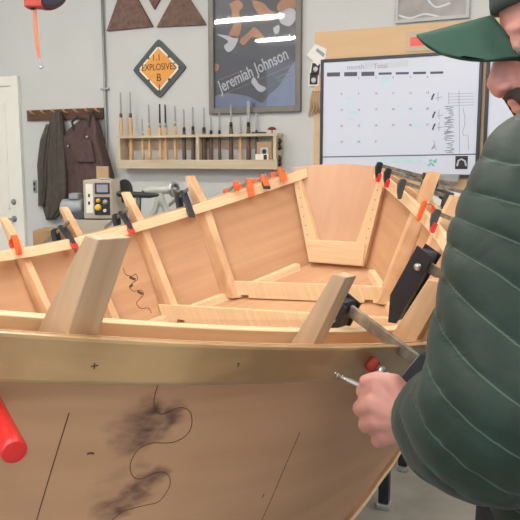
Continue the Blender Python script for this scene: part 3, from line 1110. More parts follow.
stroke([(364, 66), (408, 63.5)], .045, M['labelgrey'], 'month_label_strip')
text('header_lettering', 'month', .05, M['markergrey'], t, wp(355.5, 67.2, YB + .001), (1, 0, 0), (0, 0, 1))
text('header_lettering', 'Total', .05, M['markergrey'], t, wp(380.5, 66, YB + .002), (1, 0, 0), (0, 0, 1))
for k in range(7):
    xx = 333.5 + 17.2 * k
    yy = 74.6 - .3 * k
    hh_ = .030 if k < 3 else .016
    stroke([(xx - 6.5, yy), (xx + 6.5, yy - .3)], hh_, M['marker'], 'day_heading')
for r_ in range(5):
    for k in range(6):
        n_ = 1 + r_ * 7 + k
        if r_ == 0 and k == 0: continue
        if n_ > 31: continue
        xx = 341.5 + 17.2 * k
        yy = 94 + 16.0 * (r_ - 0) - .25 * k - 16 * (0) - (16 if r_ == 0 else 16) * 1 + 0
        text('day_number', str(n_), .022, M['marker'], t, wp(xx, yy, YB + .0006), (1, 0, 0), (0, 0, 1))
for (x, y, w_, h_) in ((351, 100, 9, 4), (350, 107, 8, 3), (353, 113, 10, 4), (350, 119, 8, 3), (385, 84, 10, 5), (386, 79, 9, 4), (416, 125, 9, 5)):
    stroke([(x - w_ / 2, y), (x, y - 1), (x + w_ / 2, y + .6)], h_ * .006, M['teal'], 'teal_note')
stroke([(378, 160), (400, 161), (424, 160)], .030, M['teal'], 'teal_smudge')
for q in ([(428, 166), (431, 163), (434, 166)], [(433, 162), (437, 159), (435, 163)], [(429, 161), (432, 160)]):
    stroke(q, .016, M['teal2'], 'teal_mark', .0004)
stroke([(323, 157), (380, 156), (476, 154.2)], .008, M['marker'], 'ruled_line')
rr_ = random.Random(4)
for (x, y) in ((433, 97), (434, 115), (434, 127)):
    stroke([(x + 1.2, y - 3.4), (x - .5, y), (x - 1.4, y + 3)], .012, M['marker'], 'pen_blot')
    stroke([(x + 5, y - 5), (x + 5, y + 4)], .004, M['markergrey'])
    stroke([(x + 3, y + 1), (x + 9, y)], .004, M['markergrey'])
for k in range(6):
    stroke([(433 + k * .8, 140 + k * 2), (435, 143 + k), (431 + k * .6, 150 - k * .4)], .003, M['markergrey'])
zig = []
y = 106.0
while y < 153:
    zig.append((449 + rr_.uniform(-5.5, 5.5), y)); y += rr_.uniform(.2, .9)
stroke(zig, .0035, M['markerlight'], 'vertical_handwriting')
stroke([(459, 90), (459.5, 153)], .004, M['markergrey'])
stroke([(448.5, 92), (448.8, 104)], .003, M['markergrey'])
for k in range(5):
    stroke([(448, 94.0 + 3 * k), (474, 93.2 + 2.9 * k)], .003, M['markergrey'])
stroke([(463, 108), (465, 118), (464.5, 126), (462.5, 132), (463.5, 135.5), (468, 135), (468.5, 150)], .004, M['markergrey'], 'graph_line')
p = wp(461.5, 162.5, YB)
o = tag(MB().box((p.x, WALL_Y - .042, p.z), (.086, .003, .092)).build('black_sticker', M['ink'], t), None)
b = MB().ribbon([wp(457, 166, .0442), wp(458.5, 160.5, .0442), wp(461.5, 159, .0442), wp(465, 161, .0442), wp(466, 166, .0442)], .012, (0, -1, 0)).build('sticker_arch', M['p_wh'], t)
MB().box(wp(448, 178.5, .075), (.155, .06, .05)).build('pen_tray', M['grey_metal'], t, bevel=.004)
# second board to the right
a0 = wp(485.5, 90, .04).x
o = thing('second_whiteboard', 'second black edged white board right of the calendar, mostly behind the person', 'whiteboard', (a0 + .5, WALL_Y - .02, wp(490, 177, .04).z))
c1 = wp(490, 50, .04).z; c0 = wp(490, 177, .04).z
MB().box((a0 + .5, WALL_Y - .028, (c0 + c1) / 2), (.98, .02, c1 - c0 - .01)).build('writing_surface', M['wb'], o)
b = MB()
for sx in (a0 + .012, a0 + .99):
    b.box((sx, WALL_Y - .034, (c0 + c1) / 2), (.024, .034, c1 - c0))
for sz in (c0 + .012, c1 - .012):
    b.box((a0 + .5, WALL_Y - .034, sz), (.954, .034, .024))
b.build('frame', M['wbframe'], o, bevel=.003)
for k in range(2):
    MB().box(wp(494.5, 67.5 + 2 * k, .0405), (.03, .003, .008)).build('pen_mark', M['marker'], o)
# note with red label
a0, a1, c0, c1 = wrect(406, 31, 432, 51, .03)
o = thing('pinned_note', 'tan card with a red label pinned above the whiteboard', 'note', ((a0 + a1) / 2, WALL_Y - .02, c0))
MB().box(((a0 + a1) / 2, WALL_Y - .022, (c0 + c1) / 2), (a1 - a0, .008, c1 - c0)).build('card', M['rack'], o)
M['redlabel'] = mat('red_label', (226, 88, 84), .5)
a0, a1, c0, c1 = wrect(410, 36.5, 432, 45.5, .03)
MB().box(((a0 + a1) / 2, WALL_Y - .0275, (c0 + c1) / 2), (a1 - a0, .003, c1 - c0)).build('red_label', M['redlabel'], o)
# picture at the top right
a0, a1, c0, c1 = wrect(395.5, -20, 470, 20.5, .02)
o = thing('wall_picture', 'grey picture in a pale frame high above the whiteboard', 'picture', ((a0 + a1) / 2, WALL_Y, c0))
b = MB()
for sx in (a0 + .012, a1 - .012):
    b.box((sx, WALL_Y - .012, (c0 + c1) / 2), (.024, .024, c1 - c0))
for sz in (c0 + .012, c1 - .012):
    b.box(((a0 + a1) / 2, WALL_Y - .012, sz), (a1 - a0 - .048, .024, .024))
b.build('frame', M['grey_metal'], o)
M['pic'] = mat('grey_print', (122, 116, 112), .3, var=.3, scale=9)
MB().box(((a0 + a1) / 2, WALL_Y - .008, (c0 + c1) / 2), (a1 - a0 - .03, .012, c1 - c0 - .03)).build('print', M['pic'], o)
for q in ([(398, 15), (410, 18), (425, 14), (440, 17)], [(428, 0), (436, 7), (450, 3)]):
    MB().ribbon([wp(x, y, .0146) for x, y in smooth_px(q)], .012, (0, -1, 0)).build('printed_line', M['p_wh'], o)
# papers and stickers on the board's left edge
M['paper'] = mat('white_paper', (226, 224, 216), .7, var=.03)
o = tag(MB().prism([wp(x, y, .02) for x, y in ((315.5, 44), (307, 55), (318, 66), (326, 58), (327, 49))], (0, -.006, 0)).build('folded_paper', M['paper']), 'creased white paper pinned at the upper left corner of the backing board', 'paper')
MB().prism([wp(x, y, .0285) for x, y in ((317, 48), (325, 54), (323, 57), (316, 51))], (0, -.002, 0)).build('printed_mark', M['markergrey'], o)
for (x, y, ro, lab) in ((315.8, 68.5, .15, 'small black and white portrait sticker just under the creased paper'), (313.8, 79.5, .03, 'small black and white portrait sticker below the first one')):
    p = wp(x, y, .02)
    o = thing('portrait_sticker', lab, 'sticker', p, group='portrait stickers by the whiteboard')
    Q = Matrix.Rotation(ro, 3, 'Y')
    MB().box((p.x, WALL_Y - .021, p.z), (.085, .004, .095), Q).build('card', M['paper'], o)
    MB().box((p.x, WALL_Y - .0235, p.z), (.065, .003, .075), Q).build('black_field', M['ink'], o)
    MB().lathe([(.02, 0), (.016, .003), (.0005, .004)], (p.x, WALL_Y - .025, p.z - .005), (0, -1, 0), 10).build('pale_face', M['p_wh'], o)
o = thing('cord_bundle', 'small bundle of tan leather cord hanging below the stickers', 'cord', wp(313, 116, .03))
for k in range(4):
    x = 312 + 2.3 * k
    MB().tube([wp(x + 1, 92, .03), wp(x, 100, .04), wp(x - 1 + .8 * k, 108, .035), wp(x - 3 + k, 116 - 1.2 * k, .03)], [.01, .016, .012, .006], 6, True).build('strand', M['kraft'], o, smooth=True)
# papers on the board below the whiteboard
for (x0_, y0_, x1_, y1_, lab) in ((433, 193, 441.5, 212, 'white sheet hanging under the whiteboard left of the grey bracket'), (446, 192, 462, 214, 'white sheet hanging under the whiteboard nearest the person')):
    a0, a1, c0, c1 = wrect(x0_, y0_, x1_, y1_, .02)
    tag(MB().box(((a0 + a1) / 2, WALL_Y - .021, (c0 + c1) / 2), (a1 - a0, .006, c1 - c0)).build('paper_sheet', M['paper']), lab, 'paper', 'sheets under the whiteboard')
a0, a1, c0, c1 = wrect(442, 184, 445.5, 240, .03)
tag(MB().box(((a0 + a1) / 2, WALL_Y - .026, (c0 + c1) / 2), (a1 - a0, .016, c1 - c0)).build('grey_bracket', M['grey_metal'], bevel=.002), 'narrow grey upright bracket under the whiteboard tray', 'bracket')
# ------------------------------------------------------------------ clamps on the rails
def clamp_frame(t, side):
    """local axes on the rail at station t: X outward & square to the side, Y along, Z up the side"""
    lx, lz = lean(t)
    e = 1e-3
    al = (hull(t + e, 0, side) - hull(t - e, 0, side)); al.z = 0; al.normalize()
    out = Wd(nA[0] * side, nA[1] * side, 0)
    out = (out - al * out.dot(al)).normalized()
    X = (out * lz - Vector((0, 0, 1)) * lx).normalized()
    Z = (out * lx + Vector((0, 0, 1)) * lz).normalized()
    Y = Z.cross(X).normalized()
    return Matrix((X, Y, Z)).transposed()


def jaw_prism(prof, w_, M3=None):
    """outline in local X,Z extruded along Y"""
    return MB().prism([Vector((x, -w_ / 2, z)) for x, z in prof], (0, w_, 0))


def bar_clamp(t, side, label, group, jaw='black', tip='red', jaw_w=.014, jaw_h=.075, bar_up=.022, length=.28, slide=.10, tilt=0.0, grip='black', swing=0.0, pitch=0.0, shear=0.0):
    Q = clamp_frame(t, side) @ Matrix.Rotation(tilt, 3, 'X') @ Matrix.Rotation(swing, 3, 'Z') @ Matrix.Rotation(pitch, 3, 'Y')
    root_p = BP(t, side * half(t), sheer(t))
    o = thing('bar_clamp', label, 'clamp', root_p, Q, group)
    xi = -IW - IT - .002                      # inner face of the inwale
    zb = bar_up + .012
    b = MB().box(((xi - .012 + length) / 2 - .01, 0, zb), (length + .07, .006, .017))
    b.build('bar', M['oldsteel'] if jaw != 'orange' else M['grey_metal'], o, local=True, bevel=.001)
    J = M[{'black': 'blackiron', 'orange': 'orange', 'grey': 'grey_dark'}[jaw]]
    top = zb + .016
    prof = [(xi - .004, zb - .018), (xi - .004, top - .004), (xi - .012, top), (xi - .030, top - .002), (xi - .036, zb - .010), (xi - .030, top - jaw_h * .65), (xi - .014, top - jaw_h - .004), (xi - .003, top - jaw_h)]
    sh = lambda pts_: [(x + shear * (z - top + jaw_h), z) for x, z in pts_]
    jaw_prism(sh(prof), jaw_w).build('fixed_jaw', J, o, local=True, bevel=.003)
    if tip:
        pr = [(xi + .0008, top - jaw_h * .62), (xi - .018, top - jaw_h * .62), (xi - .020, top - jaw_h * .92), (xi - .012, top - jaw_h - .010), (xi + .0008, top - jaw_h - .008)]
        jaw_prism(sh(pr), jaw_w + .004).build('jaw_pad', M['red'] if tip == 'red' else (M['black'] if tip == 'black' else M['orange']), o, local=True, bevel=.002)
    xs = slide
    pr = [(xs - .016, top + .004), (xs + .024, top + .006), (xs + .030, top - .02), (xs + .012, top - jaw_h * .8), (xs - .006, top - jaw_h), (xs - .012, top - jaw_h)]
    jaw_prism(pr, jaw_w + .004).build('sliding_jaw', J, o, local=True, bevel=.003)
    MB().tube([(xs - .03, 0, top - jaw_h * .8), (xs + .07, 0, top - jaw_h * .8)], .004, 8).build('screw', M['steel'], o, local=True, smooth=True)
    G = M[{'black': 'black', 'red': 'red', 'orange': 'orange', 'wood': 'handle_l'}[grip]]
    MB().tube([(xs + .06, 0, top - jaw_h * .8), (xs + .075, 0, top - jaw_h * .8), (xs + .12, 0, top - jaw_h * .8), (xs + .15, 0, top - jaw_h * .8)], [.010, .014, .015, .012], 12, True).build('handle', G, o, local=True, smooth=True)
    return o


M['grey_dark'] = mat('dark_grey_casting', (72, 76, 76), .45, .3, var=.1)
GL = 'clamps along the far rail'
bar_clamp(.945, -1, 'black bar clamp with red jaw tip on the far rail behind the tall left post', GL, tip='red', jaw_h=.135, slide=.07, jaw_w=.024, pitch=-.05, shear=.8, bar_up=.045)
bar_clamp(.675, -1, 'black bar clamp with red jaw tip on the far rail below the lathe faceplate', GL, tip='red', jaw_h=.135, slide=.07, jaw_w=.024, pitch=-.05, shear=.8, bar_up=.045)
bar_clamp(.405, -1, 'large black bar clamp with dark jaw tip on the far rail below the lathe handwheel', GL, tip='black', jaw_h=.155, slide=.07, jaw_w=.028, pitch=-.05, shear=.7, bar_up=.06)
GO = 'orange clamps near the transom end of the far rail'
bar_clamp(.21, -1, 'small orange clamp lowest on the far rail in the group beside the transom', GO, jaw='orange', tip=None, jaw_h=.05, slide=.085, grip='orange', jaw_w=.026, pitch=.0, shear=.5, bar_up=.008)
bar_clamp(.155, -1, 'orange clamp second from the lowest in the group beside the transom', GO, jaw='orange', tip='orange', jaw_h=.095, slide=.09, grip='orange', jaw_w=.028, pitch=.0, shear=.5, bar_up=.008)
bar_clamp(.095, -1, 'orange clamp with black rubber tip on the far rail near the transom', GO, jaw='orange', tip='black', jaw_h=.080, slide=.09, grip='black', jaw_w=.030, pitch=.0, shear=.8, bar_up=.006)
bar_clamp(.03, -1, 'orange clamp at the very top end of the far rail against the transom', GO, jaw='orange', tip='orange', jaw_h=.07, slide=.085, grip='orange', jaw_w=.032, pitch=.0, shear=.9, bar_up=.008)
GR = 'clamps along the near rail by the transom'
bar_clamp(.02, 1, 'black bar clamp with red tip at the top of the right rail against the transom', GR, tip='red', jaw_h=.085, length=.34, slide=.15, jaw_w=.018)
bar_clamp(.085, 1, 'black bar clamp with red tip, second down the right rail from the transom', GR, tip='red', jaw_h=.080, length=.32, slide=.13, jaw_w=.018)
bar_clamp(.20, 1, 'dark grey clamp with bare jaw on the right rail above the first rib', GR, jaw='grey', tip=None, jaw_h=.088, length=.2, slide=.12, jaw_w=.022, grip='red')
bar_clamp(.53, 1, 'black bar clamp with red tip on the right rail beside the person\'s sleeve', GR, jaw='grey', tip='red', jaw_h=.085, length=.22, slide=.09, jaw_w=.020)


def spring_clamp(t, side, label, lean_=0.0):
    Q = clamp_frame(t, side)
    o = thing('spring_clamp', label, 'clamp', BP(t, side * half(t), sheer(t)), Q, 'orange spring clamps')
    xi = -IW - IT - .002
    zt_ = RAISE
    inner = [(xi + .001, zt_ - .070), (xi - .010, zt_ - .076), (xi - .017, zt_ - .05), (xi - .018, zt_ - .01), (xi - .014, zt_ + .014), (xi - .002, zt_ + .018), (xi + .010, zt_ + .012), (xi + .001, zt_ + .004)]
    outer = [(-IW + .003, zt_ - .02), (-IW + .016, zt_ - .024), (-IW + .02, zt_), (xi + .03, zt_ + .008), (xi + .012, zt_ + .014), (xi + .004, zt_ + .012), (xi + .006, zt_ + .004), (-IW + .003, zt_ + .004)]
    jaw_prism(inner, .024).build('jaw', M['orange'], o, local=True, bevel=.004)
    jaw_prism(outer, .018).build('jaw', M['orange'], o, local=True, bevel=.004)
    MB().tube([(xi + .004, -.016, zt_ + .009), (xi + .004, .016, zt_ + .009)], .006, 10).build('pivot', M['steel'], o, local=True, smooth=True)
    return o


spring_clamp(1.205, -1, 'orange spring clamp on the far rail beside the leftmost rib')
spring_clamp(.385, 1, 'orange spring clamp on the right rail between the two upper ribs')


# the two big steel clamps on the near rail
def f_clamp(t, label, jaw_up, jaw_dn, jaw_w, jaw_t, slide, bar_z, length, barw, pad_col, handle, screw_z, skip_tip=False):
    Q = clamp_frame(t, 1)
    o = thing('steel_clamp', label, 'clamp', BP(t, half(t), sheer(t)), Q)
    xi = -IW - IT - .008
    MB().box(((xi + length) / 2, 0, bar_z), (length - xi, .008, barw)).build('bar', M['oldsteel'], o, local=True, bevel=.0015)
    # channel shaped jaw: web and two flanges
    prof = [(xi, jaw_dn), (xi, jaw_up), (xi - .006, jaw_up + .006), (xi - jaw_t, jaw_up), (xi - jaw_t, jaw_dn + .05), (xi - .008, jaw_dn - .006)]
    b = jaw_prism(prof, jaw_w * .7)
    jw = b.build('fixed_jaw', M['blackiron'], o, local=True, bevel=.002)
    for s in (-1, 1):
        pf = [(xi + .004, jaw_dn), (xi + .004, jaw_up + .004), (xi - jaw_t - .006, jaw_up + .006), (xi - jaw_t - .006, jaw_dn + .045), (xi - .012, jaw_dn - .008)]
        MB().prism([Vector((x, s * jaw_w / 2, z)) for x, z in pf], (0, -s * .005, 0)).build('jaw_flange', M['blackiron'], jw, local=True, bevel=.001)
    for s in (-1, 1):
        MB().lathe([(.008, 0), (.008, .003), (.0005, .005)], (xi - jaw_t * .45, s * jaw_w / 2, jaw_up - .030), (0, s, 0), 14).build('rivet', M['steel'], jw, local=True, smooth=True)
    return o, Q, xi


o, Q, xi = f_clamp(2.125, 'worn steel bar clamp over the near rail beside the right post, red pad on rail', .016, -.030, .05, .026, .2, .008, .30, .022, None, None, 0)
clampA = o
Qi = Q.transposed()
root = BP(2.125, half(2.125), sheer(2.125))
tp = 2.185
for _ in range(20):
    lx_, lz_ = lean(tp)
    pw = BP(tp, half(tp) + .0305 - lx_ * .030, sheer(tp) - lz_ * .030)
    tp += (proj(pw)[0] - 369) / 330 * .5
pad_l = Qi @ (pw - root)
scx = Vector((1, .10, -.05)).normalized()
tip = pad_l + scx * .066
xs = .075
jw = [Vector((xs - .014, -.012, .03)), Vector((xs + .034, -.012, .032)), Vector((xs + .034, .012, .032)), Vector((xs - .014, .012, .03))]
t0_ = tip + Vector((0, 0, 0))
bt = [t0_ + Vector((-.014, -.012, -.014)), t0_ + Vector((.016, -.012, -.014)), t0_ + Vector((.016, .012, -.014)), t0_ + Vector((-.014, .012, -.014))]
MB().hexa(jw + bt).build('sliding_jaw', M['blackiron'], o, local=True, bevel=.004)
MB().tube([pad_l + scx * .016, pad_l + scx * .11], .0062, 10).build('screw', M['steel'], o, local=True, smooth=True)
pad = MB().lathe([(.011, 0), (.013, .004), (.013, .010), (.0105, .015), (.008, .018)], pad_l, scx, 18).build('rubber_pad', M['redpad'], o, local=True, smooth=True)
MB().lathe([(.009, .018), (.009, .030), (.0065, .033)], pad_l, scx, 12).build('swivel', M['steel'], pad, local=True, smooth=True)
hb = pad_l + scx * .10
MB().tube([hb, hb + scx * .012, hb + scx * .04, hb + scx * .055], [.010, .013, .013, .010], 14, True).build('handle', M['handle_l'], o, local=True, smooth=True)
CL_HANDLE = (root + Q @ hb, root + Q @ (hb + scx * .10))
print('HANDLE px', proj(CL_HANDLE[0]), proj(CL_HANDLE[1]), proj(root + Q @ pad_l))

o, Q, xi = f_clamp(1.90, 'big black channel clamp standing tall against the near inwale beside the sleeve', .135, -.022, .046, .030, .2, .11, .42, .022, None, None, 0)
jaw_prism([(.055, .14), (.11, .14), (.115, .06), (.09, -.03), (.035, -.05), (.032, -.03), (.06, .04)], .03).build('sliding_jaw', M['blackiron'], o, local=True, bevel=.004)
MB().tube([(.10, 0, .0), (.17, 0, .0), (.21, 0, .0)], [.012, .016, .013], 12, True).build('handle', M['red'], o, local=True, smooth=True)

# clamp past the left edge whose red handle sticks into view
t_ = 2.93
Q = clamp_frame(t_, 1)
rp = BP(t_, half(t_), sheer(t_))
o = thing('red_handled_clamp', 'bright red plastic clamp handle poking in at the left below the near rail', 'clamp', rp)
end = at(14.5, 452, .655)
h0 = at(-22, 378, .80)
axd = (end - h0).normalized()
MB().lathe([(.009, 0), (.0112, .01), (.0125, .05), (.0130, (end - h0).length - .012), (.0132, (end - h0).length - .003), (.0124, (end - h0).length), (.0112, (end - h0).length + .0006), (.0005, (end - h0).length + .0008)], h0, axd, 28).build('handle', M['red'], o, smooth=True)
pd = rp + Q @ Vector((.032, 0, -.03))
MB().tube([pd, h0 + axd * .01], .0055, 10).build('screw', M['steel'], o, smooth=True)
MB().lathe([(.016, 0), (.018, .006), (.010, .016)], pd, (h0 - pd).normalized(), 16).build('pad', M['redpad'], o, smooth=True)
j0 = pd + (h0 - pd) * .55
MB().tube([j0 - (Q @ Vector((0, 0, .02))), j0 + Q @ Vector((0, 0, .09))], .012, 8).build('sliding_jaw', M['blackiron'], o)
MB().tube([j0 + Q @ Vector((.02, 0, .075)), rp + Q @ Vector((-.11, 0, .05))], .007, 8).build('bar', M['oldsteel'], o)
MB().tube([rp + Q @ Vector((-.098, 0, .055)), rp + Q @ Vector((-.096, 0, -.02))], .010, 8).build('fixed_jaw', M['blackiron'], o)

# ------------------------------------------------------------------ stand under the stern
M['standblack'] = mat('stand_steel', (40, 42, 46), .45, .4, var=.15)
fA, fB = at(384, 503, 2.96), at(403, 467, 3.35)
t = thing('steel_stand', 'black steel stand with square legs and metal feet under the stern of the boat', 'stand', (fA.x, fA.y, 0))
zt_s = CAM_Z + chz(.25) - .014
legs = []
d1 = Vector((fB.x - fA.x, fB.y - fA.y, 0))
d2 = Vector((-d1.y, d1.x, 0)).normalized() * .55
for base in (Vector((fA.x, fA.y, 0)), Vector((fB.x, fB.y, 0)), Vector((fA.x, fA.y, 0)) + d2, Vector((fB.x, fB.y, 0)) + d2):
    rot = Matrix.Rotation(math.atan2(d1.y, d1.x), 3, 'Z')
    l = MB().box(base + Vector((0, 0, (zt_s - .09) / 2 + .02)), (.045, .045, zt_s - .09 - .02), rot).build('leg', M['standblack'], t, bevel=.003)
    MB().box(base + Vector((0, 0, .014)), (.056, .056, .028), rot).build('foot', M['steel'], l, bevel=.004)
q = [Vector((fA.x, fA.y, 0)), Vector((fB.x, fB.y, 0)), Vector((fB.x, fB.y, 0)) + d2, Vector((fA.x, fA.y, 0)) + d2]
for i in range(4):
    a, b_ = q[i], q[(i + 1) % 4]
    dd = b_ - a
    MB().box((a + b_) / 2 + Vector((0, 0, zt_s - .115)), (dd.length + .045, .045, .05), Matrix.Rotation(math.atan2(dd.y, dd.x), 3, 'Z')).build('crossbar', M['standblack'], t, bevel=.003)

# second support further forward, hidden by the near side
# ------------------------------------------------------------------ wood lathe behind the boat
LY = 4.35                                   # metres ahead of the camera
def la(px, py, d=0.0): return at(px, py, LY + d)
base = la(110, 245)
t = thing('wood_lathe', 'wood lathe with cream headstock, black faceplate and chrome handwheel behind the far rail', 'lathe', (base.x, base.y, 0))
M['cream'] = mat('cream_enamel', (170, 160, 142), .45, var=.05)
M['castgreen'] = mat('pale_grey_casting', (172, 176, 166), .5, .1, var=.06)
M['motor'] = mat('motor_grey', (136, 140, 142), .5, .3, var=.06)
Z3 = Vector((0, 0, 1))
XV = Wd(1, 0, 0); YV = Wd(0, 1, 0)
LM = Matrix((XV, YV, Z3)).transposed()


def lbox(x0, y0, x1, y1, d0, d1, name, m, bev=.004, parent=None):
    """box seen between two picture corners at lathe distance"""
    a, b_ = la(x0, y1), la(x1, y0)
    w_ = (b_ - a).dot(XV); h_ = b_.z - a.z
    c = a + XV * w_ / 2 + Z3 * h_ / 2 + YV * (d0 + d1) / 2
    return MB().box(c, (w_, d1 - d0, h_), LM).build(name, m, parent or t, bevel=bev)


hs = lbox(84, 180, 112, 219, 0, .30, 'headstock', M['cream'], .008)
a = la(112, 200); 
# slanting side of the headstock
p1, p2 = la(112, 181), la(112, 219)
MB().prism([p1 + YV * .0, p2 + YV * .0, la(120, 219) + YV * .05, la(117, 182) + YV * .05], YV * .22).build('headstock_cover', M['cream'], t, bevel=.004)
lbox(86.5, 184, 92.5, 213, -.004, .002, 'scale_plate', M['signwhite'], .001, hs)
for py in (195.5, 203):
    lbox(88.4, py - 1.6, 90, py + 1.6, -.008, .0, 'switch', M['ink'], .001, hs)
lbox(95, 183, 109.5, 194, -.006, .002, 'display_frame', M['wbframe'], .002, hs)
M['lcd'] = mat('display_face', (150, 146, 158), .25, var=.05)
lbox(97, 184.5, 108, 192.3, -.009, .0, 'display', M['lcd'], .001, hs)
lbox(95, 197, 109.8, 215, -.006, .002, 'control_panel', M['black'], .002, hs)
M['yellow'] = mat('yellow_plastic', (222, 178, 48), .4, var=.1)
MB().lathe([(.020, 0), (.02, .012), (.012, .02)], la(98.4, 207.5, -.006), -YV, 14).build('stop_button', M['yellow'], hs, smooth=True)
MB().lathe([(.013, 0), (.013, .012)], la(98.4, 200.5, -.006), -YV, 14).build('button', M['yellow'], hs, smooth=True)
MB().lathe([(.016, 0), (.016, .012)], la(105.5, 202, -.006), -YV, 14).build('dial', M['grey_metal'], hs, smooth=True)
MB().lathe([(.010, 0), (.010, .012)], la(105, 210.5, -.006), -YV, 14).build('button', M['signwhite'], hs, smooth=True)
lbox(92, 166.5, 104, 179.6, .12, .15, 'card_box', M['kraft'], .002, hs)
MB().tube([la(97, 180, .05), la(101, 178.3, .06), la(108, 178.6, .06), la(113, 180, .05)], .006, 8, True).build('tool_on_top', M['steel'], hs, smooth=True)
# motor
mo = MB().tube([la(61.5, 209, .1), la(64, 209, .1), la(82, 208, .1), la(84, 208, .1)], [.045, .062, .064, .060], 20).build('motor', M['motor'], t, smooth=True)
lbox(66, 194, 76, 200, .06, .16, 'junction_box', M['motor'], .004, mo)
lbox(60, 212, 86, 219, .02, .22, 'motor_mount', M['grey_dark'], .004)
# faceplate and spindle
fp = la(122.5, 191, .14)
sx = (XV * .86 - YV * .5).normalized()
MB().lathe([(.02, -.05), (.02, -.005), (.070, 0), (.075, .012), (.075, .022), (.04, .026), (.015, .03)], fp, sx, 26).build('faceplate', M['black'], t, smooth=True)
# tool rest and banjo
MB().tube([la(119, 194, .0), la(131, 194.5, -.02), la(150, 195.5, -.04), la(158, 195, -.05)], [.018, .020, .016, .008], 10, True, .6).build('tool_rest', M['black'], t, smooth=True)
MB().tube([la(139, 196, -.02), la(138, 220, -.02)], .016, 10).build('rest_post', M['grey_dark'], t, smooth=True)
# bed and tailstock
lbox(76, 220, 128, 250, .0, .24, 'bed_front', M['cream'], .006)
lbox(128, 226, 186, 250, .02, .22, 'bed', M['castgreen'], .006)
b = MB()
for pts in (((160, 192), (155, 212)), ((160, 192), (166, 212)), ((155, 210), (147, 226)), ((166, 210), (170, 226))):
    b.tube([la(*pts[0], .1), la(*pts[1], .1)], .020, 8)
remeshed('tailstock', b, M['castgreen'], t, .006, 3)
MB().tube([la(146, 190.5, .1), la(149, 190.5, .1), la(171, 190, .1)], [.018, .024, .024], 14, True).build('tailstock_barrel', M['castgreen'], t, smooth=True)
MB().tube([la(142, 191.5, .1), la(146, 191, .1)], [.004, .016], 12, True).build('live_centre', M['blackiron'], t, smooth=True)
hwc = la(174, 189.5, .1)
hx = (XV * .8 - YV * .6).normalized()
hwl = MB().lathe([(.036, -.012), (.046, -.010), (.050, 0), (.046, .010), (.036, .012), (.032, 0), (.036, -.012)], hwc, hx, 26).build('handwheel', M['steel'], t, smooth=True)
MB().lathe([(.014, -.03), (.016, .014), (.010, .02)], hwc, hx, 14).build('wheel_hub', M['steel'], hwl, smooth=True)
s1 = Z3; s2 = hx.cross(Z3)
for k in range(3):
    an = k * 2.094 + .4
    MB().tube([hwc, hwc + (s1 * math.cos(an) + s2 * math.sin(an)) * .038], .007, 8).build('spoke', M['steel'], hwl, smooth=True)
# legs to the floor
for px in (80, 172):
    p = la(px, 246, .12)
    MB().box((p.x, p.y, p.z / 2), (.14, .22, p.z), LM).build('leg', M['castgreen'], t, bevel=.006)

# brown board leaning behind the far rail
p = at(46, 242, 4.7)
a0, b0 = at(33, 246, 4.7), at(61, 231, 4.7)
M['cardboard'] = mat('cardboard', (166, 128, 92), .75, var=.06)
t = thing('cardboard_box', 'brown cardboard box standing behind the far rail below the hanging jacket', 'box', (p.x, p.y, 0))
w_ = (b0 - a0).dot(XV)
c = (a0 + b0) / 2 + YV * .15
MB().box((c.x, c.y, b0.z / 2), (w_, .3, b0.z), LM).build('carton', M['cardboard'], t, bevel=.004)
MB().box((c.x, c.y, b0.z + .001), (.05, .302, .004), LM).build('tape', M['kraft'], t)

# ------------------------------------------------------------------ red cord reel hanging from the ceiling
RYv = 3.6
M['reelblue'] = mat('reel_drum', (62, 68, 84), .4, var=.1)
t = thing('cord_reel', 'red retractable cord reel with hanging orange hose and hook above the coat rail', 'reel', at(40, 0, RYv))
rc = at(46, -11, RYv)
rx = (XV * .55 - YV * .83).normalized()
MB().lathe([(.02, -.06), (.088, -.055), (.096, -.03), (.096, .03), (.088, .055), (.02, .06)], rc, rx, 28).build('drum', M['reelblue'], t, smooth=True)
MB().lathe([(.0985, -.022), (.0985, .022)], rc + XV * .004, rx, 28).build('band', M['dkred'], t, smooth=True)
a0 = at(31, 4, RYv)
MB().box(at(34.5, 2, RYv - .04), (.085, .07, .06), LM).build('outlet', M['redpad'], t, bevel=.008)
M['hose'] = mat('orange_hose', (226, 128, 96), .5, var=.06)
MB().tube([at(33.5, 5, RYv - .05), at(33, 10, RYv - .05)], [.017, .014], 12).build('nozzle', M['black'], t, smooth=True)
MB().tube([at(34.5, 9, RYv - .05), at(35.3, 22, RYv - .05), at(36.5, 38, RYv - .05), at(38.3, 51, RYv - .05), at(39.4, 59, RYv - .05)], [.009, .0085, .0085, .0085, .006], 10, True).build('hose', M['hose'], t, smooth=True)
MB().tube([at(39.4, 58, RYv - .05), at(40.5, 62, RYv - .05), at(42.3, 64.5, RYv - .05), at(42.6, 67, RYv - .05), at(41.2, 68.6, RYv - .05), at(40, 67.3, RYv - .05)], .0055, 8, True).build('hook', M['steel'], t, smooth=True)
MB().tube([rc + Z3 * .09, Vector((rc.x, rc.y, ZC))], .012, 8).build('hanger', M['grey_metal'], t)
# ------------------------------------------------------------------ the person at the right
M['skin'] = mat('skin', (206, 148, 134), 0.5, var=.05, scale=20, sss=.12)
M['skin_nail'] = mat('nail', (232, 178, 166), 0.35, var=.03)
M['hairdark'] = mat('dark_hair', (58, 46, 40), 0.8, var=.3, scale=60)
M['cap'] = mat('green_cap', (44, 78, 64), 0.8, var=.06, scale=40)
M['capdark'] = mat('cap_crown', (62, 72, 68), 0.85, var=.06, scale=40)
M['eyewhite'] = mat('eye', (150, 130, 120), 0.2)
M['iris'] = mat('iris', (60, 48, 40), 0.2)
M['trousers'] = mat('dark_trousers', (34, 35, 38), 0.85, var=.15, scale=12)


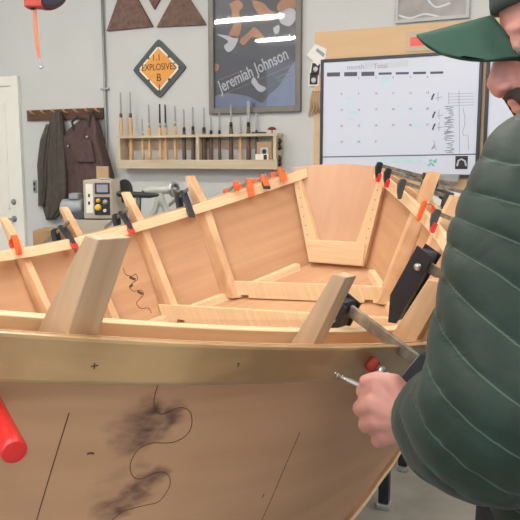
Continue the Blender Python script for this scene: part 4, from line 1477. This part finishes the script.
def jacket_mat():
    m, nt, b = new_mat('quilted_nylon')
    N, L = nt.nodes, nt.links
    b.inputs['Roughness'].default_value = .55
    b.inputs['Specular IOR Level'].default_value = .3
    b.inputs['Sheen Weight'].default_value = .08
    tc = N.new('ShaderNodeTexCoord')
    n = N.new('ShaderNodeTexNoise'); n.inputs['Scale'].default_value = 10; n.inputs['Detail'].default_value = 6; n.inputs['Distortion'].default_value = 1.2
    L.new(tc.outputs['Object'], n.inputs['Vector'])
    r = N.new('ShaderNodeValToRGB')
    r.color_ramp.elements[0].position = .3; r.color_ramp.elements[1].position = .75
    r.color_ramp.elements[0].color = lin((22, 40, 31)); r.color_ramp.elements[1].color = lin((30, 51, 41))
    L.new(n.outputs['Fac'], r.inputs['Fac'])
    # stitched seams: ridge highlight painted pale at every whole step of uv.x
    sx_ = N.new('ShaderNodeSeparateXYZ'); L.new(tc.outputs['UV'], sx_.inputs[0])
    ad = N.new('ShaderNodeMath'); ad.operation = 'ADD'; ad.inputs[1].default_value = .5; L.new(sx_.outputs['X'], ad.inputs[0])
    fr_ = N.new('ShaderNodeMath'); fr_.operation = 'FRACT'; L.new(ad.outputs[0], fr_.inputs[0])
    su = N.new('ShaderNodeMath'); su.operation = 'SUBTRACT'; su.inputs[1].default_value = .5; L.new(fr_.outputs[0], su.inputs[0])
    ab = N.new('ShaderNodeMath'); ab.operation = 'ABSOLUTE'; L.new(su.outputs[0], ab.inputs[0])
    lt = N.new('ShaderNodeMath'); lt.operation = 'LESS_THAN'; lt.inputs[1].default_value = .022; L.new(ab.outputs[0], lt.inputs[0])
    mx = N.new('ShaderNodeMix'); mx.data_type = 'RGBA'; L.new(lt.outputs[0], mx.inputs['Factor']); L.new(r.outputs['Color'], mx.inputs['A'])
    mx.inputs['B'].default_value = lin((66, 84, 74))
    L.new(mx.outputs['Result'], b.inputs['Base Color'])
    bp = N.new('ShaderNodeBump'); bp.inputs['Strength'].default_value = .35; bp.inputs['Distance'].default_value = .008
    L.new(n.outputs['Fac'], bp.inputs['Height']); L.new(bp.outputs['Normal'], b.inputs['Normal'])
    return m


M['jacket'] = jacket_mat()
M['piping'] = mat('jacket_seam', (84, 104, 94), .5)

SH = at(550, 184, .80)       # near shoulder
EL = at(498, 428, .71)      # elbow
WR = at(407, 418, .965)      # wrist
hip = W(.47, .98, -.60)
NECK = W(.45, .93, .03)
# head axes: forward (looking down at the work), towards the viewer, up
F = (XV * -.945 + YV * .10 - Z3 * .29).normalized()
U = (Z3 - F * F.z).normalized()
Lh = U.cross(F).normalized()
HM = Matrix((F, Lh, U)).transposed()
HEAD = at(519, 47, .93) - (F * .0775 + Lh * .031 + U * .002)


def hp(f, l, u): return HEAD + F * f + Lh * l + U * u


b = MB()
# head
b.ell(hp(-.012, 0, .035), (.097, .074, .088), HM)
b.ell(hp(.030, 0, -.045), (.062, .060, .070), HM)
b.ell(hp(.055, 0, -.085), (.036, .036, .030), HM)
b.ell(hp(.070, 0, -.100), (.018, .020, .016), HM)
b.ell(hp(.074, 0, .024), (.014, .054, .013), HM)
for s in (-1, 1):
    b.ell(hp(.050, s * .038, -.032), (.030, .026, .030), HM)
    b.ell(hp(.000, s * .062, -.055), (.035, .012, .035), HM)
    b.tube([hp(.081, s * .014, .009), hp(.080, s * .032, .013), hp(.068, s * .048, .007)], [.006, .0065, .005], 10, True)
    b.tube([hp(.080, s * .016, -.012), hp(.078, s * .032, -.015), hp(.066, s * .048, -.010)], [.006, .0065, .005], 10, True)
    b.ell(hp(.0768, s * .031, .0035), (.0104, .0122, .0084), HM)
    # ears
    b.ell(hp(-.012, s * .078, -.010), (.017, .007, .031), HM @ Matrix.Rotation(-.2 * s, 3, 'Z'))
    b.ell(hp(-.006, s * .076, -.036), (.010, .006, .010), HM)
    b.ell(hp(.102, s * .013, -.040), (.010, .008, .008), HM)
b.tube([hp(.084, 0, .016), hp(.096, 0, -.008), hp(.110, 0, -.034), hp(.106, 0, -.042)], [.010, .0105, .0130, .012], 12, True)
b.tube([hp(.074, 0, .010), hp(.082, 0, -.012), hp(.090, 0, -.040)], [.012, .0145, .017], 14, True)
b.ell(hp(.072, 0, -.062), (.016, .034, .024), HM)
b.ell(hp(.089, 0, -.062), (.012, .024, .0065), HM)
b.ell(hp(.086, 0, -.073), (.012, .021, .007), HM)
b.tube([hp(-.03, 0, -.06), NECK + Z3 * -.01, NECK - Z3 * .06], [.058, .060, .075], 18, True)
# trunk and far arm
SHf = W(.50, 1.15, -.04)
ELf = W(.55, 1.19, -.30)
WRf = W(.50, 1.13, -.52)
b.tube([hip, W(.49, .98, -.35), W(.48, .98, -.12)], [.13, .135, .15], 20, True)
b.tube([SH + XV * .03, SHf], [.05, .05], 16, True)
b.tube([SHf, ELf], [.06, .047], 14, True)
b.tube([ELf, WRf], [.045, .029], 14, True)
# near arm
b.tube([SH, EL], [.062, .048], 16, True)
b.tube([EL, EL + (WR - EL) * .35, WR], [.046, .043, .029], 16, True)
# legs
for yy in (.87, 1.09):
    b.tube([W(.48, yy, -.62), W(.46, yy, -1.05), W(.50, yy, -1.44)], [.10, .065, .045], 16, True)
    b.ell(W(.44, yy, -1.51), (.14, .05, .045), LM)

# near hand: a fist round the clamp handle, thumb on top
kn = [at(379, 388, .990), at(375, 404, .980), at(379, 420, .977), at(388, 434, .98)]     # knuckles
pip = [at(364.5, 391, 1.018), at(361.5, 408, 1.012), at(367, 425, 1.008), at(379, 440, 1.005)]
dip = [at(370, 396, 1.050), at(367, 410, 1.048), at(372, 425, 1.043), at(382, 439, 1.035)]
tipf = [at(380, 397, 1.052), at(379, 411, 1.052), at(382, 424, 1.047), at(390, 436, 1.037)]
fr = [.0128, .0132, .0130, .0118]
for k in range(4):
    b.tube([WR + (kn[k] - WR) * .1, kn[k] + (WR - kn[k]) * .35, kn[k]], [.027, .0225, .0168], 12, True)
    b.tube([kn[k], pip[k]], [fr[k] * 1.22, fr[k] * 1.10], 12, True)
    b.tube([pip[k], dip[k]], [fr[k] * 1.04, fr[k] * .92], 12, True)
    b.tube([dip[k], tipf[k]], [fr[k] * .92, fr[k] * .8], 12, True)
b.ell(at(393, 412, .980), (.030, .024, .044), LM)
th = [at(405, 400, .968), at(393, 384, .978), at(379, 379.5, .993), at(366, 381, 1.004)]
b.tube(th[:2], [.019, .0165], 12, True)
b.tube(th[1:3], [.0155, .0125], 12, True)
b.tube(th[2:], [.0130, .0108], 12, True)
# far hand hanging beside the trousers
for k in range(4):
    q0 = WRf + XV * (-.03 + .018 * k) - Z3 * .085
    b.tube([WRf, q0], [.022, .013], 10, True)
    b.tube([q0, q0 - XV * .006 - Z3 * (.036 - abs(k - 1) * .003)], [.0095, .009], 10, True)
    b.tube([q0 - XV * .006 - Z3 * .036, q0 - XV * .022 - Z3 * .062], [.009, .0075], 10, True)
b.tube([WRf - Z3 * .02, WRf - XV * .035 - Z3 * .055, WRf - XV * .04 - Z3 * .095], [.016, .013, .009], 10, True)
body = remeshed('body', b, M['skin'], t, .003, 5)

# thumb nail, eyes, brows, beard
for s in (-1, 1):
    e = MB().ell(hp(.0755, s * .031, -.001), (.0098, .0112, .0095), HM).build('eye', M['eyewhite'], t, smooth=True)
    MB().ell(hp(.0832, s * .030, -.003), (.0030, .006, .006), HM).build('iris', M['iris'], e, smooth=True)
    MB().tube([hp(.0845, s * .016, .0165), hp(.0835, s * .026, .0185), hp(.0765, s * .040, .018)], [.002, .003, .002], 8, True).build('eyebrow', M['hairdark'], t, smooth=True)
b = MB()
b.ell(hp(.095, 0, -.0525), (.010, .030, .007), HM)
b.ell(hp(.060, 0, -.095), (.036, .042, .030), HM)
for s in (-1, 1):
    b.tube([hp(.090, s * .022, -.055), hp(.078, s * .034, -.075), hp(.066, s * .03, -.1)], [.010, .013, .018], 10, True)
    b.tube([hp(.055, s * .045, -.085), hp(.025, s * .062, -.07), hp(.005, s * .070, -.035), hp(.003, s * .073, .0)], [.018, .015, .012, .008], 10, True)
remeshed('beard', b, M['hairdark'], t, .004, 3)
b = MB()
for s in (-1, 1):
    b.tube([hp(.004, s * .0715, .045), hp(.004, s * .073, .010), hp(.002, s * .072, -.02)], [.010, .008, .006], 10, True)
b.ell(hp(-.030, 0, .014), (.084, .0765, .074), HM)
remeshed('hair', b, M['hairdark'], t, .005, 3)

# cap
b = MB()
rr = []
for j in range(13):
    a = math.pi / 2 * (j / 12) * .985
    rr.append([hp(-.014 + .106 * math.cos(a) * math.cos(2 * math.pi * k / 36), .084 * math.cos(a) * math.sin(2 * math.pi * k / 36), .050 + .006 * math.cos(2 * math.pi * k / 36) * math.cos(a) + .086 * math.sin(a)) for k in range(36)])
b.rings(rr)
cap = b.build('cap', M['capdark'], t, smooth=True)
FC = (XV * -.955 - Z3 * .24 + YV * .06).normalized()
UC = (Z3 - FC * FC.z).normalized()
LC = UC.cross(FC).normalized()
UC, LC = UC * math.cos(.42) + LC * math.sin(.42), LC * math.cos(.42) - UC * math.sin(.42)
BB = hp(.092, 0, .052)


def bp_(f, l, u): return BB + FC * f + LC * l + UC * u


b = MB()
nU, nV = 28, 12
gr = []
for i in range(nV + 1):
    v = i / nV
    rt, rb = [], []
    for k in range(nU + 1):
        a = (k / nU - .5) * 2
        l = a * .064
        f = -.020 * a * a + .100 * (1 - abs(a) ** 3.2) ** .5 * v
        u = -.050 * abs(a) ** 1.8 * (1 - .2 * v)
        rt.append(bp_(f, l, u + .002)); rb.append(bp_(f, l, u - .002))
    gr.append(rt + list(reversed(rb)))
b.rings(gr)
brim = b.build('brim', M['cap'], cap, smooth=True)
MB().ell(hp(-.014, 0, .137), (.008, .008, .005), HM).build('button', M['cap'], cap, smooth=True)


# jacket: puffed baffles stitched at regular steps
def puffer(path, rad, pitch, name, parent, n=40, bulge=.010, squash=None, seed=0, dirs=None):
    P = [Vector(p) for p in path]
    # dense resample (catmull)
    Q = [P[0]] + P + [P[-1]]
    RR = [rad[0]] + list(rad) + [rad[-1]]
    pts, rs = [], []
    for i in range(1, len(Q) - 2):
        for s in range(40):
            u = s / 40
            def cr(a, b_, c, e): return .5 * (2 * b_ + (c - a) * u + (2 * a - 5 * b_ + 4 * c - e) * u * u + (3 * b_ - a - 3 * c + e) * u ** 3)
            pts.append(cr(Q[i - 1], Q[i], Q[i + 1], Q[i + 2])); rs.append(cr(RR[i - 1], RR[i], RR[i + 1], RR[i + 2]))
    pts.append(P[-1]); rs.append(rad[-1])
    acc = [0.0]
    for i in range(1, len(pts)):
        acc.append(acc[-1] + (pts[i] - pts[i - 1]).length)
    L_ = acc[-1]
    m_ = int(L_ / pitch * 22)
    rr = []
    uvs = []
    prev_n = None
    base = 0.0
    last_c = None
    for j in range(m_ + 1):
        s = L_ * j / m_
        i = min(len(acc) - 2, max(0, int(np.searchsorted(acc, s)) - 1))
        f = (s - acc[i]) / max(1e-6, acc[i + 1] - acc[i])
        c = pts[i].lerp(pts[i + 1], f)
        r_ = rs[i] + (rs[i + 1] - rs[i]) * f
        a = pts[max(0, i - 3)]; d = pts[min(len(pts) - 1, i + 4)]
        tg = (d - a).normalized()
        if prev_n is None:
            prev_n = Vector((0, 0, 1)) if abs(tg.z) < .9 else Vector((1, 0, 0))
        nn = (prev_n - tg * prev_n.dot(tg)).normalized(); prev_n = nn
        bn = tg.cross(nn)
        D = tg
        if dirs:
            q = s / L_ * (len(dirs) - 1)
            i0 = min(len(dirs) - 2, int(q))
            D = dirs[i0].lerp(dirs[i0 + 1], q - i0).normalized()
        if last_c is not None:
            base += (c - last_c).dot(D) / pitch
        last_c = c
        ring = []
        for k in range(n):
            an = 2 * math.pi * k / n
            rad_v = nn * math.cos(an) + bn * math.sin(an)
            ph = base + rad_v.dot(D) * r_ / pitch
            sid = math.floor(ph)
            uvs.append((ph, an))
            puff = abs(math.sin(math.pi * ph)) ** .5
            wr = .0016 * math.sin(an * 11 + sid * 2.3 + 2 * math.sin(an * 3 + sid)) * (1.1 - puff) + .0016 * math.sin(an * 4 + sid * 1.7) * puff
            q = r_ + bulge * (puff - .8) + wr
            sx_ = squash if squash else (1, 1)
            ring.append(c + nn * math.cos(an) * q * sx_[0] + bn * math.sin(an) * q * sx_[1])
        rr.append(ring)
    b = MB().rings(rr)
    b.uv = uvs
    return b


jk = None
# trunk
tr_path = [W(.49, .985, -.53), W(.49, .985, -.35), W(.485, .98, -.15), W(.475, .965, -.04), W(.455, .945, .02), W(.45, .94, .05)]
jb = puffer(tr_path, [.165, .175, .185, .165, .115, .085], .058, 'jacket', t, n=64, bulge=.005, squash=(.86, 1.15), seed=2)
jk = jb.build('jacket', M['jacket'], t, smooth=True)
# collar
MB().lathe([(.078, -.02), (.090, .0), (.088, .03), (.080, .045), (.072, .03), (.07, 0)], W(.452, .945, .03), (Z3 - XV * .25), 30).build('collar', M['jacket'], jk, smooth=True)
# near sleeve
D0 = (Z3 * -1 + YV * .15).normalized()
D1 = (XV * -.46 + YV * .2 - Z3 * .84).normalized()
D2 = (XV * -.44 + YV * .16 - Z3 * .82).normalized()
slv = puffer([SH + XV * .035 + YV * .05 + Z3 * .04, SH, SH.lerp(EL, .35) - XV * .008, SH.lerp(EL, .7) - XV * .004, EL + Z3 * .012, EL.lerp(WR, .22), EL.lerp(WR, .44), EL.lerp(WR, .63)],
             [.066, .086, .089, .087, .086, .083, .074, .056], .042, 'sleeve', jk, n=96, bulge=.004, seed=4, dirs=[D0, D0, D1, D1, D2, D2])
sl = slv.build('sleeve', M['jacket'], jk, smooth=True)
cu = EL.lerp(WR, .63)
ax = (WR - EL).normalized()
MB().lathe([(.054, -.012), (.058, .0), (.056, .010), (.048, .016), (.038, .010), (.036, -.02)], cu, ax, 30).build('cuff', M['jacket'], sl, smooth=True)
# far sleeve
puffer([SHf, SHf.lerp(ELf, .5), ELf, ELf.lerp(WRf, .85)], [.09, .085, .075, .055], .05, 'sleeve', jk, n=32, seed=6).build('sleeve', M['jacket'], jk, smooth=True)
# trousers and boots
b = MB()
b.tube([W(.485, .98, -.50), W(.485, .98, -.66)], [.155, .16], 24)
for yy in (.875, 1.09):
    b.tube([W(.485, yy, -.60), W(.47, yy, -1.02), W(.50, yy, -1.47)], [.118, .088, .075], 20, True)
remeshed('trousers', b, M['trousers'], t, .008, 4)
M['boot'] = mat('boot_leather', (58, 46, 38), .6, var=.15)
for yy in (.875, 1.09):
    bt_ = MB()
    bt_.tube([W(.50, yy, -1.42), W(.50, yy, -1.50)], [.062, .062], 16, True)
    bt_.tube([W(.51, yy, -1.505), W(.43, yy, -1.51), W(.37, yy, -1.515)], [.05, .048, .034], 16, True)
    remeshed('boot', bt_, M['boot'], t, .006, 3)

# steel scriber held between thumb and first finger
a0, b0 = at(330, 370.5, 1.06), at(368, 390, 1.035)
dx = (b0 - a0).normalized()
o = thing('steel_scriber', 'slim bright steel scriber held in the hand, pointing at the near rail', 'tool', a0)
M['bright'] = mat('bright_steel', (214, 206, 196), .22, .85, var=.1, scale=60)
MB().lathe([(.0006, 0), (.0016, .006), (.0018, .014)], a0, dx, 12).build('point', M['bright'], o, smooth=True)
MB().lathe([(.0018, .011), (.0050, .0125), (.0050, .0155), (.0022, .0165), (.0022, .019), (.0046, .0195), (.0046, .022), (.0024, .023)], a0, dx, 16).build('collar', M['bright'], o, smooth=True)
MB().tube([a0 + dx * .022, a0 + dx * .036, a0 + dx * .075], [.0036, .0046, .0042], 12, True).build('shaft', M['bright'], o, smooth=True)
